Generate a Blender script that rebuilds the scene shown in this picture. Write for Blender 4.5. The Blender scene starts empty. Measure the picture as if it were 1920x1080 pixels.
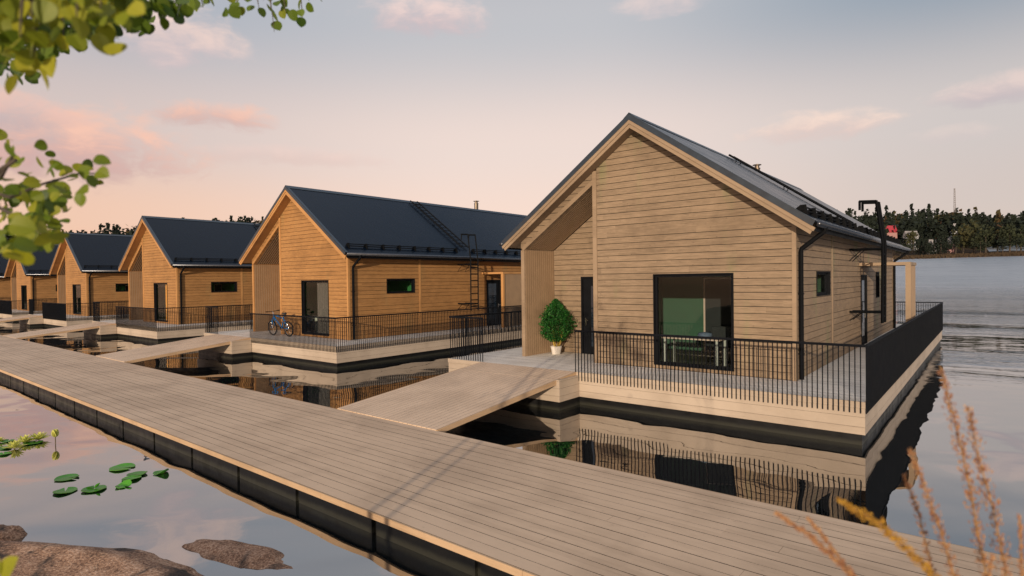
import bpy, bmesh, math, random
from mathutils import Vector, Matrix
R = math.radians
random.seed(7)
scene = bpy.context.scene
COL = scene.collection

# ------------------------------------------------------------------ camera numbers (photograph is 1920 wide)
CAM = Vector((1.904, -12.9303, 2.4194)); YAW, PITCH, ROLL, FPX = .6856, -.0134, -.013, 1102.63
def ray(px, py):
    u, w = (px-960)/FPX, -(py-540)/FPX
    r = u*math.cos(ROLL)-w*math.sin(ROLL); u2 = u*math.sin(ROLL)+w*math.cos(ROLL)
    fw = math.cos(PITCH)-u2*math.sin(PITCH); z = math.sin(PITCH)+u2*math.cos(PITCH)
    c, s = math.cos(YAW), math.sin(YAW)
    return Vector((r*c-fw*s, r*s+fw*c, z))
def at_depth(px, py, d): return CAM+ray(px, py)*d
def at_z(px, py, z):
    d = ray(px, py); return CAM+d*((z-CAM.z)/d.z)
def at_range(px, rng):
    d = ray(px, 530); h = Vector((d.x, d.y, 0)).normalized(); p = CAM+h*rng; return p
def slope(px, py):
    d = ray(px, py); return d.z/math.hypot(d.x, d.y)
def lin(c):
    return tuple(((v/255)/12.92 if v/255 <= .04045 else ((v/255+.055)/1.055)**2.4) for v in c)

# ------------------------------------------------------------------ node helpers
class NT:
    def __init__(s, tree): s.t = tree
    def n(s, typ, **kw):
        nd = s.t.nodes.new(typ)
        for k, v in kw.items(): setattr(nd, k, v)
        return nd
    def put(s, inp, v):
        if isinstance(v, X): s.t.links.new(v.s, inp)
        elif v is not None: inp.default_value = v
    def math(s, op, a, b=None, c=None, clamp=False):
        nd = s.n('ShaderNodeMath', operation=op, use_clamp=clamp)
        s.put(nd.inputs[0], a)
        if b is not None: s.put(nd.inputs[1], b)
        if c is not None: s.put(nd.inputs[2], c)
        return X(s, nd.outputs[0])
    def comb(s, x, y, z):
        nd = s.n('ShaderNodeCombineXYZ')
        for i, v in enumerate((x, y, z)): s.put(nd.inputs[i], v)
        return X(s, nd.outputs[0])
    def sep(s, v):
        nd = s.n('ShaderNodeSeparateXYZ'); s.put(nd.inputs[0], v)
        return [X(s, o) for o in nd.outputs]
    def coord(s, name):
        return X(s, s.n('ShaderNodeTexCoord').outputs[name])
    def pos(s): return X(s, s.n('ShaderNodeNewGeometry').outputs['Position'])
    def noise(s, vec, scale=5, detail=3, rough=.5, dist=0):
        nd = s.n('ShaderNodeTexNoise'); s.put(nd.inputs['Vector'], vec)
        nd.inputs['Scale'].default_value = scale; nd.inputs['Detail'].default_value = detail
        nd.inputs['Roughness'].default_value = rough; nd.inputs['Distortion'].default_value = dist
        return X(s, nd.outputs[0])
    def white(s, vec):
        nd = s.n('ShaderNodeTexWhiteNoise', noise_dimensions='3D'); s.put(nd.inputs['Vector'], vec)
        return X(s, nd.outputs[0])
    def ss(s, v, a, b, o0=0., o1=1.):
        nd = s.n('ShaderNodeMapRange', interpolation_type='SMOOTHSTEP')
        s.put(nd.inputs[0], v); s.put(nd.inputs[1], a); s.put(nd.inputs[2], b); s.put(nd.inputs[3], o0); s.put(nd.inputs[4], o1)
        return X(s, nd.outputs[0])
    def ramp(s, v, stops, interp='LINEAR'):
        nd = s.n('ShaderNodeValToRGB'); nd.color_ramp.interpolation = interp
        e = nd.color_ramp.elements
        while len(e) < len(stops): e.new(.5)
        for el, (p, c) in zip(e, stops): el.position = p; el.color = (*c[:3], 1)
        s.put(nd.inputs[0], v); return X(s, nd.outputs[0])
    def mix(s, f, a, b, blend='MIX'):
        nd = s.n('ShaderNodeMix', data_type='RGBA', blend_type=blend)
        s.put(nd.inputs[0], f)
        for i, v in ((6, a), (7, b)):
            if isinstance(v, X): s.t.links.new(v.s, nd.inputs[i])
            else: nd.inputs[i].default_value = (*v[:3], 1)
        return X(s, nd.outputs[2])
    def bump(s, h, strength=.3, dist=.01, normal=None):
        nd = s.n('ShaderNodeBump'); s.put(nd.inputs['Height'], h)
        nd.inputs['Strength'].default_value = strength; s.put(nd.inputs['Distance'], dist)
        if normal is not None: s.put(nd.inputs['Normal'], normal)
        return X(s, nd.outputs[0])
    def attr(s, name):
        return X(s, s.n('ShaderNodeAttribute', attribute_name=name).outputs['Fac'])
class X:
    def __init__(s, nt, sock): s.nt, s.s = nt, sock
    def __add__(a, b): return a.nt.math('ADD', a, b)
    def __sub__(a, b): return a.nt.math('SUBTRACT', a, b)
    def __mul__(a, b): return a.nt.math('MULTIPLY', a, b)
    def __truediv__(a, b): return a.nt.math('DIVIDE', a, b)
    def __radd__(a, b): return a.nt.math('ADD', b, a)
    def __rsub__(a, b): return a.nt.math('SUBTRACT', b, a)
    def __rmul__(a, b): return a.nt.math('MULTIPLY', b, a)
    def floor(a): return a.nt.math('FLOOR', a)
    def pow(a, b): return a.nt.math('POWER', a, b)
    def max(a, b): return a.nt.math('MAXIMUM', a, b)
    def abs(a): return a.nt.math('ABSOLUTE', a)

MATS = {}
def new_mat(name):
    m = bpy.data.materials.new(name); m.use_nodes = True
    nt = NT(m.node_tree); b = m.node_tree.nodes['Principled BSDF']; MATS[name] = m
    return m, nt, b
def setb(nt, b, base=None, rough=None, metal=None, normal=None, spec=None, ior=None):
    if base is not None:
        if isinstance(base, X): nt.put(b.inputs['Base Color'], base)
        else: b.inputs['Base Color'].default_value = (*base, 1)
    if rough is not None: nt.put(b.inputs['Roughness'], rough)
    if metal is not None: b.inputs['Metallic'].default_value = metal
    if normal is not None: nt.put(b.inputs['Normal'], normal)
    if spec is not None: b.inputs['Specular IOR Level'].default_value = spec

def simple(name, col, rough=.5, metal=0, var=.25, scale=6, bump=.0, spec=.5):
    m, nt, b = new_mat(name)
    v = nt.noise(nt.coord('Object'), scale, 4)
    dark = tuple(c*(1-var) for c in col); light = tuple(min(1, c*(1+var)) for c in col)
    setb(nt, b, nt.ramp(v, [(.3, dark), (.7, light)]), nt.ss(v, .2, .8, rough*.85, min(1, rough*1.15)), metal, spec=spec)
    if bump: setb(nt, b, normal=nt.bump(v, bump, .01))
    return m

def wood_boards(name, light, dark, pitch=.17, length=2.6, vert='z', along='xy', rough=.7, stain=0., knots=.5, grain=1.0, tonev=.2):
    """boards stacked along one axis: each board its own tone, grain stretched along it, knots and weather stains"""
    m, nt, b = new_mat(name)
    x, y, z = nt.sep(nt.coord('Object'))
    if vert == 'z': a, row, dep = x+y, z, z
    elif vert == 'y': a, row, dep = x, y, y
    else: a, row, dep = y, x, x
    ri = (row/pitch).floor()
    off = nt.white(nt.comb(ri, 3.7, 1.1))
    bi = (a/length+off*7).floor()
    tone = nt.white(nt.comb(ri, bi, 9.3))
    g1 = nt.noise(nt.comb(a*1.6, row*34*grain, ri*3.1+bi*1.7), 1.0, 5, .6, .6)
    g2 = nt.noise(nt.comb(a*5.0, row*120*grain, ri*1.3), 1.0, 3, .6)
    g3 = nt.noise(nt.comb(a*3.2, row*11, ri*5.7+bi*2.3), 1.0, 4, .65, .4)
    v = g1*.46+g2*.26+g3*.27-.03+tone*tonev+(.5-.5*tonev*1.0)*.2
    c = nt.ramp(v, [(.36, dark), (.51, tuple(p*.42+q*.58 for p, q in zip(dark, light))), (.68, light)])
    if knots:
        vo = nt.n('ShaderNodeTexVoronoi'); nt.put(vo.inputs['Vector'], nt.comb(a*3.4, row*7.5, ri*.37)); vo.inputs['Scale'].default_value = 1.0
        k = nt.ss(X(nt, vo.outputs['Distance']), .03, .11, knots, 0.)
        c = nt.mix(k, c, tuple(q*.42 for q in dark))
    if stain:
        st = nt.ss(nt.noise(nt.comb(a*1.1, row*.30, 4.2), 1.0, 3, .55), .56, .74, 0., stain)
        c = nt.mix(st, c, (.20, .21, .10))
        st2 = nt.ss(nt.noise(nt.comb(a*.9+11, row*.7, 8.2), 1.0, 4, .6), .60, .78, 0., stain*.22)
        c = nt.mix(st2, c, tuple(q*.72 for q in dark))
    dirt = nt.noise(nt.coord('Object'), .55, 5, .6, .4); c = nt.mix(nt.ss(dirt, .40, .66)*.38, c, nt.mix(1.0, c, (.52, .50, .48), 'MULTIPLY'))
    c = nt.mix(nt.attr('gap'), c, (.008, .006, .005))
    setb(nt, b, c, nt.ss(g1, .2, .8, rough-.1, rough+.12), normal=nt.bump(g1*.6+g2*.4, .35, .004), spec=.3)
    return m

WOODA = wood_boards('weathered_siding', (.305, .222, .145), (.080, .056, .036), stain=.75, tonev=.07)
WOODB = wood_boards('honey_siding', (.41, .212, .076), (.155, .076, .026), stain=.25, tonev=.07)
TRIMA = wood_boards('weathered_trim', (.31, .225, .148), (.19, .135, .086), pitch=.9, length=9, knots=.25)
TRIMB = wood_boards('honey_trim', (.48, .25, .092), (.33, .165, .058), pitch=.9, length=9, knots=.2)
CLAD = wood_boards('pale_cladding', (.47, .385, .30), (.37, .295, .225), pitch=.19, length=4.2, knots=.12, rough=.6)
DECK = wood_boards('pale_deck', (.78, .74, .67), (.64, .60, .54), pitch=.145, vert='y', length=4, knots=.15)
JETTY = wood_boards('jetty_boards', (.62, .465, .325), (.43, .315, .215), pitch=(8.275-4.962)/17, vert='y', length=14, knots=.3, rough=.62)
GANG = wood_boards('gangway_boards', (.62, .475, .345), (.48, .36, .26), pitch=.15, vert='x', length=5, knots=.2, rough=.62)
FASCIA = wood_boards('fascia_wood', (.52, .36, .22), (.38, .25, .14), pitch=.5, length=3.6, knots=.4)
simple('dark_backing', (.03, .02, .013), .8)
SLAT = simple('slat_wood', (.31, .21, .125), .65, var=.08, scale=3)
BLACK = simple('black_metal', (.0035, .0042, .0055), .75, .0, .3, 5, spec=.12)
RAILM = simple('railing_metal', (.0040, .0052, .0080), .75, .0, .3, 3, spec=.12)
FRAME = simple('frame_black', (.004, .005, .007), .7, 0, .2, 4, spec=.15)
CHIM = simple('chimney_metal', (.16, .13, .10), .35, .9, .2, 6)
simple('flashing', (.010, .022, .036), .35, .0, .2, 4, spec=.8)
GUT = simple('gutter_metal', (.10, .107, .12), .28, .9, .1, 3)
STEEL = simple('steel', (.55, .52, .48), .25, 1, .15, 8)
def float_mat():
    m, nt, b = new_mat('float_black')
    x, y, z = nt.sep(nt.pos()); n = nt.noise(nt.pos(), 3.0, 5, .65)
    k = nt.ss(z+(n-.5)*.10, -.83, -.74, 1., 0.)
    c = nt.mix(k*.8, nt.ramp(n, [(.3, (.0028, .003, .0032)), (.7, (.006, .006, .0062))]), (.030, .030, .022))
    setb(nt, b, c, nt.ss(n, .3, .7, .4, .6), spec=.3); return m
FLOATM = float_mat()
def roof_mat():
    m, nt, b = new_mat('dark_roof')
    v = nt.noise(nt.coord('Object'), 1.3, 5); v2 = nt.noise(nt.coord('Object'), 38, 3)
    x, y, z = nt.sep(nt.coord('Object'))
    seam = nt.ss(nt.math('ABSOLUTE', nt.math('FRACT', y/.40)-.5), .46, .49)
    base = nt.mix(seam*.6, nt.ramp(v, [(.3, (.0014, .0046, .0115)), (.7, (.0024, .0066, .0150))]), (.0012, .0022, .004))
    setb(nt, b, base, nt.ss(v, .3, .7, .23, .29), spec=.15)
    return m
ROOF = roof_mat()
def glass_mat():
    m, nt, b = new_mat('window_glass')
    t = m.node_tree; t.nodes.remove(b); out = t.nodes['Material Output']
    lw = nt.n('ShaderNodeLayerWeight'); lw.inputs[0].default_value = .5; fac = X(nt, lw.outputs['Facing']).pow(4.5)*.42+.02
    tr = nt.n('ShaderNodeBsdfTransparent'); tr.inputs[0].default_value = (.90, .94, .92, 1)
    gl = nt.n('ShaderNodeBsdfGlossy'); gl.inputs['Roughness'].default_value = .01
    nb = nt.bump(nt.noise(nt.pos(), .8, 2), .02, .05); nt.put(gl.inputs['Normal'], nb)
    mx = nt.n('ShaderNodeMixShader'); nt.put(mx.inputs[0], fac); t.links.new(tr.outputs[0], mx.inputs[1]); t.links.new(gl.outputs[0], mx.inputs[2])
    t.links.new(mx.outputs[0], out.inputs[0]); return m
GLASS = glass_mat()
WALLG = simple('green_wall', (.032, .085, .052), .8, var=.12, scale=3)
WALLT = simple('taupe_wall', (.20, .165, .15), .8, var=.15, scale=2)
WALLO = simple('amber_wall', (.38, .17, .04), .8, var=.15, scale=2)
WALLK = simple('bright_green_wall', (.03, .17, .05), .8, var=.15, scale=2)
FLOORI = simple('room_floor', (.06, .035, .022), .5, var=.4, scale=5)
WHITE = simple('white_paint', (.74, .72, .68), .45, var=.05, scale=4)
CHARC = simple('charcoal_fabric', (.018, .019, .022), .85, var=.3, scale=30, bump=.2)
BLUEF = simple('slate_blue_fabric', (.09, .12, .19), .8, var=.2, scale=20)
simple('taupe_curtain', (.11, .088, .084), .9, var=.15, scale=3)
ORANGE = simple('orange_curtain', (.72, .30, .05), .85, var=.2, scale=6)
POT = simple('pot_ceramic', (.70, .66, .60), .45, var=.06, scale=9)
TYRE = simple('tyre_rubber', (.012, .012, .013), .75, var=.3, scale=40)
BLUE = simple('bike_blue', (.02, .26, .70), .28, 0, .1, 5, spec=.6)
SAND = simple('reed_bank', (.10, .075, .032), .95, var=.5, scale=.25)

def leaf_mat(name, stops, trans=.35, rough=.5):
    m, nt, b = new_mat(name); t = m.node_tree; out = t.nodes['Material Output']
    v = nt.attr('tint'); n = nt.noise(nt.coord('Object'), 30, 3)
    c = nt.ramp(v*.85+n*.15, stops)
    setb(nt, b, c, rough, spec=.35)
    tl = nt.n('ShaderNodeBsdfTranslucent'); t.links.new(c.s, tl.inputs[0])
    mx = nt.n('ShaderNodeMixShader'); mx.inputs[0].default_value = trans
    t.links.new(b.outputs[0], mx.inputs[1]); t.links.new(tl.outputs[0], mx.inputs[2]); t.links.new(mx.outputs[0], out.inputs[0])
    return m
REED = leaf_mat('reed_leaf', [(0, (.035, .023, .013)), (1, (.075, .050, .027))], .1, .9)
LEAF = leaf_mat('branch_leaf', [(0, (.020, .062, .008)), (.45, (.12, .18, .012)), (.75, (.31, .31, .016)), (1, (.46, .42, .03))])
BUSHL = leaf_mat('bush_leaf', [(0, (.006, .040, .008)), (.6, (.016, .125, .016)), (1, (.07, .24, .035))], .3)
FARL = leaf_mat('far_leaf', [(0, (.008, .013, .009)), (.30, (.014, .022, .014)), (.55, (.034, .042, .018)), (.75, (.062, .054, .018)), (.90, (.07, .028, .012)), (1, (.10, .03, .012))], .1, .9)
PADM = leaf_mat('lily_pad', [(0, (.03, .17, .014)), (.7, (.075, .30, .022)), (1, (.17, .33, .035))], .1, .35)
PETAL = leaf_mat('lily_petal', [(0, (.42, .48, .06)), (1, (.75, .72, .22))], .3, .5)
SEED = leaf_mat('seed_head', [(0, (.24, .10, .06)), (.5, (.46, .22, .11)), (1, (.66, .40, .17))], .3, .8)
GOLD = leaf_mat('golden_seed', [(0, (.36, .17, .025)), (1, (.70, .42, .06))], .3, .8)
STALK = simple('stalk', (.30, .17, .07), .8, var=.3, scale=20)
STEMY = simple('yellow_stem', (.40, .27, .04), .7, var=.3, scale=20)
BARK = simple('bark', (.07, .055, .042), .9, var=.45, scale=14, bump=.6)
SOIL = simple('soil', (.03, .022, .015), .95, var=.4, scale=20)

# ------------------------------------------------------------------ mesh builder
class MB:
    def __init__(s): s.v, s.f, s.t = [], [], []
    def add(s, verts, faces, tint=0.):
        o = len(s.v); s.v += [tuple(p) for p in verts]; s.f += [tuple(i+o for i in f) for f in faces]; s.t += [tint]*len(faces)
    def box(s, x0, x1, y0, y1, z0, z1):
        s.add([(x0,y0,z0),(x1,y0,z0),(x1,y1,z0),(x0,y1,z0),(x0,y0,z1),(x1,y0,z1),(x1,y1,z1),(x0,y1,z1)],
              [(0,3,2,1),(4,5,6,7),(0,1,5,4),(1,2,6,5),(2,3,7,6),(3,0,4,7)])
    def hexa(s, p):   # 8 points, bottom ring then top ring
        s.add(p, [(0,3,2,1),(4,5,6,7),(0,1,5,4),(1,2,6,5),(2,3,7,6),(3,0,4,7)])
    def board(s, x0, x1, y0, y1, z0, z1):   # deck board with dark side edges (gap attribute)
        o = len(s.t); s.box(x0, x1, y0, y1, z0, z1)
        for k in (2, 4): s.t[o+k] = 1.
        for k in (3, 5): s.t[o+k] = .6
    def prism_y(s, poly, y0, y1):   # poly of (x,z)
        n = len(poly)
        s.add([(x,y0,z) for x,z in poly]+[(x,y1,z) for x,z in poly],
              [tuple(range(n)), tuple(reversed(range(n,2*n)))]+[(i,i+n,(i+1)%n+n,(i+1)%n) for i in range(n)])
    def tube(s, path, r, n=8, caps=True, tint=0.):
        path = [Vector(p) for p in path]; rs = r if isinstance(r, (list, tuple)) else [r]*len(path)
        vs, up = [], None
        for i, p in enumerate(path):
            d = ((path[min(i+1,len(path)-1)]-path[max(i-1,0)])).normalized()
            if up is None: up = d.orthogonal().normalized()
            u = (up-d*up.dot(d))
            u = u.normalized() if u.length > 1e-6 else d.orthogonal().normalized()
            w = d.cross(u); up = u
            for k in range(n):
                a = 2*math.pi*k/n+(math.pi/4 if n == 4 else 0); vs.append(p+(u*math.cos(a)+w*math.sin(a))*rs[i])
        fs = []
        for i in range(len(path)-1):
            for k in range(n):
                fs.append((i*n+k, i*n+(k+1)%n, (i+1)*n+(k+1)%n, (i+1)*n+k))
        if caps: fs += [tuple(reversed(range(n))), tuple(range((len(path)-1)*n, len(path)*n))]
        s.add(vs, fs, tint)
    def lathe(s, prof, c=(0,0,0), n=20):   # profile of (r,z)
        vs = [(c[0]+r*math.cos(2*math.pi*k/n), c[1]+r*math.sin(2*math.pi*k/n), c[2]+z) for r, z in prof for k in range(n)]
        fs = [(i*n+k, i*n+(k+1)%n, (i+1)*n+(k+1)%n, (i+1)*n+k) for i in range(len(prof)-1) for k in range(n)]
        s.add(vs, fs+[tuple(reversed(range(n))), tuple(range((len(prof)-1)*n, len(prof)*n))])
    def torus(s, c, axis, R_, r, n=28, m=8):
        axis = Vector(axis).normalized(); u = axis.orthogonal().normalized(); w = axis.cross(u); c = Vector(c)
        vs = []
        for i in range(n):
            a = 2*math.pi*i/n; d = u*math.cos(a)+w*math.sin(a)
            for k in range(m):
                b = 2*math.pi*k/m; vs.append(c+d*(R_+r*math.cos(b))+axis*(r*math.sin(b)))
        s.add(vs, [(i*m+k, ((i+1)%n)*m+k, ((i+1)%n)*m+(k+1)%m, i*m+(k+1)%m) for i in range(n) for k in range(m)])
    def build(s, name, mat, parent=None, off=(0,0,0), smooth=False, bevel=0, tint=False, gap=False, keep=False):
        me = bpy.data.meshes.new(name); me.from_pydata([(p[0]-off[0], p[1]-off[1], p[2]-off[2]) for p in s.v], [], s.f)
        me.validate(); me.update()
        if not keep: bm = bmesh.new(); bm.from_mesh(me); bmesh.ops.recalc_face_normals(bm, faces=bm.faces); bm.to_mesh(me); bm.free()
        me.materials.append(mat)
        if smooth: me.polygons.foreach_set('use_smooth', [True]*len(me.polygons))
        if tint or gap:
            a = me.attributes.new('gap' if gap else 'tint', 'FLOAT', 'FACE')
            if len(s.t) == len(me.polygons): a.data.foreach_set('value', s.t)
        o = bpy.data.objects.new(name, me); COL.objects.link(o)
        if parent: o.parent = parent
        if bevel:
            b = o.modifiers.new('bevel', 'BEVEL'); b.width = bevel; b.segments = 2; b.limit_method = 'ANGLE'
        return o
def tag(o, label=None, cat=None, group=None, kind=None):
    for k, v in (('label', label), ('category', cat), ('group', group), ('kind', kind)):
        if v: o[k] = v
    return o
def empty(name, loc=(0,0,0), label=None, cat=None, group=None):
    o = bpy.data.objects.new(name, None); o.empty_display_size = .2; o.location = loc; COL.objects.link(o); return tag(o, label, cat, group)
def copy_tree(o, parent=None):
    c = o.copy(); COL.objects.link(c); c.parent = parent
    for ch in list(o.children): copy_tree(ch, c)
    return c

# ------------------------------------------------------------------ house numbers (metres from the front right deck corner, deck top = 0)
ZW = -.854                      # water
YW, XW = 1.7033, -1.6062        # front wall plane, right wall plane
XA, ZA, SL = -5.592, 6.80, .706 # ridge
YR0, YR1 = 1.239, 19.2          # roof front and back
XL, YB = -9.68, 18.68           # left wall, back wall
DX, DY = -11.2524, 21.92        # deck
XK, XG = -9.855, -6.549         # gap in the front railing
PER = 17.2586
HB = (-5.6, 10.2, 0)            # house base point
def zt(x): return ZA-SL*abs(x-XA)

PITCHB = .17
def siding(mb, amap, interval, z0, z1, holes=(), breaks=(), T=.14, g=.022, gh=.011):
    """board rows; amap(a, depth, z) -> point; interval(z) -> (lo, hi); holes = (lo, hi, z0, z1)"""
    zs = {round(z0,4), round(z1,4)}
    k = math.ceil(z0/PITCHB)
    rows = set()
    while k*PITCHB < z1: zs.add(round(k*PITCHB,4)); rows.add(round(k*PITCHB,4)); k += 1
    for h in holes: zs |= {round(h[2],4), round(h[3],4)}
    for b in breaks:
        if z0 < b < z1: zs.add(round(b,4))
    zs = sorted(z for z in zs if z0-1e-6 <= z <= z1+1e-6)
    for a, b in zip(zs[:-1], zs[1:]):
        if b-a < 1e-3: continue
        lo0, hi0 = interval(a+1e-5); lo1, hi1 = interval(b-1e-5)
        if hi0-lo0 < .01: continue
        hi1 = max(hi1, lo1+.001)
        segs = [(lo0, lo1, hi0, hi1)]
        for h in holes:
            if h[2] <= a+1e-4 and h[3] >= b-1e-4:
                ns = []
                for s in segs:
                    if h[0] > min(s[0], s[1]) and h[0] < s[2]: ns.append((s[0], s[1], h[0], h[0]))
                    if h[1] < max(s[2], s[3]) and h[1] > s[0]: ns.append((h[1], h[1], s[2], s[3]))
                    if h[1] <= s[0] or h[0] >= s[2]: ns.append(s)
                segs = ns
        groove = a in rows
        for l0, l1, h0, h1 in segs:
            def q(u, z):
                t = (z-a)/(b-a); return l0+(l1-l0)*t if u == 0 else h0+(h1-h0)*t
            prof = [(T, a), (g, a), (g, a+gh), (0, a+gh+.003), (0, b), (T, b)] if groove and b-a > gh*2 else [(T, a), (0, a), (0, b), (T, b)]
            n = len(prof)
            vs = [amap(q(0, z), d, z) for d, z in prof]+[amap(q(1, z), d, z) for d, z in prof]
            o_ = len(mb.t)
            mb.add(vs, [tuple(range(n)), tuple(reversed(range(n, 2*n)))]+[(i, i+n, (i+1)%n+n, (i+1)%n) for i in range(n)])
            if n == 6: mb.t[o_+3] = 1.; mb.t[o_+4] = .8

FRONT = lambda yp: (lambda a, d, z: (a, yp+d, z))
RIGHT = lambda xp: (lambda a, d, z: (xp-d, a, z))
LEFTM = lambda xp: (lambda a, d, z: (xp+d, a, z))
BACKM = lambda yp: (lambda a, d, z: (a, yp-d, z))

WIN = (-5.16, -3.03, .10, 2.53)
SWIN = (3.70, 5.32, 1.90, 2.545)
SDOOR = (10.33, 11.50, .0, 2.45)
SWIN2 = (13.6, 14.4, 1.55, 2.55)
EDOOR = (-8.47, -7.45, .0, 2.50)

def ring(mb, m, lo, hi, z0, z1, w, d0, d1):
    """rectangular frame in a wall plane"""
    for a, b, c, d in ((lo, lo+w, z0, z1), (hi-w, hi, z0, z1), (lo+w, hi-w, z0, z0+w), (lo+w, hi-w, z1-w, z1)):
        p = [m(a, d0, c), m(b, d0, c), m(b, d1, c), m(a, d1, c), m(a, d0, d), m(b, d0, d), m(b, d1, d), m(a, d1, d)]
        mb.hexa(p)
def slab(mb, m, lo, hi, z0, z1, d0, d1):
    mb.hexa([m(lo, d0, z0), m(hi, d0, z0), m(hi, d1, z0), m(lo, d1, z0), m(lo, d0, z1), m(hi, d0, z1), m(hi, d1, z1), m(lo, d1, z1)])

def rake(mb, o0, o1, y0, y1, xe=1.0):
    """band under the roof line, between vertical offsets o0 (top) and o1, both slopes"""
    xr, xl = XA+4.492*xe, XA-4.492*xe
    mb.prism_y([(XA, ZA-o0), (xr, zt(xr)-o0), (xr-(o1-o0)*.42, zt(xr)-o1+(o1-o0)*.42*SL), (XA, ZA-o1), (xl+(o1-o0)*.42, zt(xl)-o1+(o1-o0)*.42*SL), (xl, zt(xl)-o0)], y0, y1)

def make_house():
    root = empty('house', HB)
    P = lambda mb, name, mat, par=root, **k: mb.build(name, mat, par, HB, **k)
    def sub(mb, name, mat, par, **k):
        return mb.build(name, mat, par, HB, **k)
    so = .30
    rx = lambda z: (XA-(ZA-so-z)/SL, XA+(ZA-so-z)/SL)
    # front wall
    w = MB()
    def iv(z):
        l, r = rx(z); return max(-6.89, l), min(-1.69, r)
    siding(w, FRONT(YW), iv, .0, ZA-so-.03, [WIN], [ZA-so-SL*1.298, ZA-so-SL*(XA+1.69)*-1])
    # strip above the recess
    def iv2(z):
        l, r = rx(z); s = -9.53+(z-3.38)/.697 if z > 3.38 else -9.53
        return max(XL, l), min(-7.02, max(s, XL+.15))
    siding(w, FRONT(YW), iv2, 3.36, ZA-so-SL*1.428, [], [3.615, 5.13])
    P(w, 'front_wall', WOODA, gap=True)
    # recess walls
    r_ = MB()
    siding(r_, FRONT(3.30), lambda z: ((-9.53 if z < 3.38 else -9.53+(z-3.38)/.697), -6.85), .0, 5.05, [EDOOR], [3.38])
    siding(r_, LEFTM(-6.89), lambda z: (YW+.15, 3.28), .0, 5.1)
    P(r_, 'recess_wall', WOODA, gap=True)
    # side, left and back walls
    s_ = MB(); siding(s_, RIGHT(XW), lambda z: (YW+.085, YB-.08), .0, 3.69, [SWIN, SDOOR, SWIN2])
    P(s_, 'side_wall', WOODA, gap=True)
    l_ = MB(); siding(l_, LEFTM(XL), lambda z: (YW+.02, YB-.02), .0, 3.62)
    siding(l_, BACKM(YB), lambda z: (max(XL+.15, rx(z)[0]), min(XW-.15, rx(z)[1])), .0, ZA-so-.05, [(-7.5, -4.5, .05, 2.4)], [3.6])
    P(l_, 'rear_wall', WOODA, gap=True)
    # trim boards
    for bx in ((-7.022, -6.892, YW-.018, YW+.10, .0, ZA-so-SL*1.39), (-1.692, -1.600, YW-.018, YW+.082, .0, 3.70),
               (XW-.02, XW+.012, YB-.08, YB, .0, 3.70), (XW-.02, XW+.012, 5.60, 5.72, .0, 3.66)):
        t = MB(); t.box(*bx); P(t, 'trim_board', TRIMA)
    t = MB()
    # recess soffit edge
    x0, x1, hh = -9.62, -7.025, .15
    z = lambda x: 3.38+.697*(x+9.53)
    t.hexa([(x0, YW-.012, z(x0)), (x1, YW-.012, z(x1)), (x1, YW+.12, z(x1)), (x0, YW+.12, z(x0)),
            (x0, YW-.012, z(x0)+hh), (x1, YW-.012, z(x1)+hh), (x1, YW+.12, z(x1)+hh), (x0, YW+.12, z(x0)+hh)])
    P(t, 'trim_board', TRIMA)
    # fin wall by the entrance with vertical slats
    f = MB(); f.box(XL, -9.555, YW, 3.30, .0, 3.42); P(f, 'fin_wall', TRIMA)
    f = MB(); y = YW+.05
    while y < 3.25: f.box(-9.556, -9.530, y, y+.082, .0, 3.36); y += .112
    y = YW+.13                    # the same slats run on up the sloping ceiling
    while y < 3.25:
        f.hexa([(-9.52, y, z(-9.52)), (x1, y, z(x1)), (x1, y+.062, z(x1)), (-9.52, y+.062, z(-9.52)),
                (-9.52, y, z(-9.52)+.03), (x1, y, z(x1)+.03), (x1, y+.062, z(x1)+.03), (-9.52, y+.062, z(-9.52)+.03)]); y += .112
    P(f, 'slat_panel', SLAT)
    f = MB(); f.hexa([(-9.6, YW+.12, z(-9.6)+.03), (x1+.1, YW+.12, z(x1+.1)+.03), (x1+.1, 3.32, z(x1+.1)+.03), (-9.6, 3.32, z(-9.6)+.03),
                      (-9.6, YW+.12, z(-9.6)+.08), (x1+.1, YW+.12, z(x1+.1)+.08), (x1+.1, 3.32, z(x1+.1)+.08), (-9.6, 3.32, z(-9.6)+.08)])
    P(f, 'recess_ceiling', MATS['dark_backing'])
    # roof
    rf = MB(); rake(rf, 0, .07, YR0+.005, YR1)
    roof = P(rf, 'roof', ROOF)
    rd = MB(); rake(rd, -.018, .012, YR0, YR0+.12); rake(rd, .0, .150, YR0-.012, YR0+.004)
    rd.prism_y([(XA-.16, ZA-.10), (XA, ZA+.03), (XA+.16, ZA-.10), (XA+.16, ZA-.085), (XA, ZA+.045), (XA-.16, ZA-.085)], YR0, YR1)
    sub(rd, 'roof_edge_flashing', MATS['flashing'], roof)
    sf = MB(); rake(sf, .075, so, YR0+.06, YR1-.03, .985); P(sf, 'soffit', TRIMA)
    bg = MB(); rake(bg, .150, .252, YR0, YR0+.045); P(bg, 'bargeboard', TRIMA); bg = MB(); rake(bg, .255, .36, YR0+.022, YR0+.06, .985); P(bg, 'bargeboard', TRIMA)
    ch = MB(); ch.lathe([(.13, 5.9), (.13, 7.30), (.145, 7.30), (.145, 7.34), (.10, 7.34), (.10, 7.44)], (-6.35, 14.77, 0)); ch.lathe([(.19, 7.47), (.19, 7.49), (.02, 7.53)], (-6.35, 14.77, 0))
    for k in range(3):
        a = k*2.1; ch.box(-6.35+.1*math.cos(a)-.008, -6.35+.1*math.cos(a)+.008, 14.77+.1*math.sin(a)-.008, 14.77+.1*math.sin(a)+.008, 7.42, 7.48)
    sub(ch, 'chimney', CHIM, roof, smooth=False)
    # gutters and downpipes
    gut = None
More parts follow.
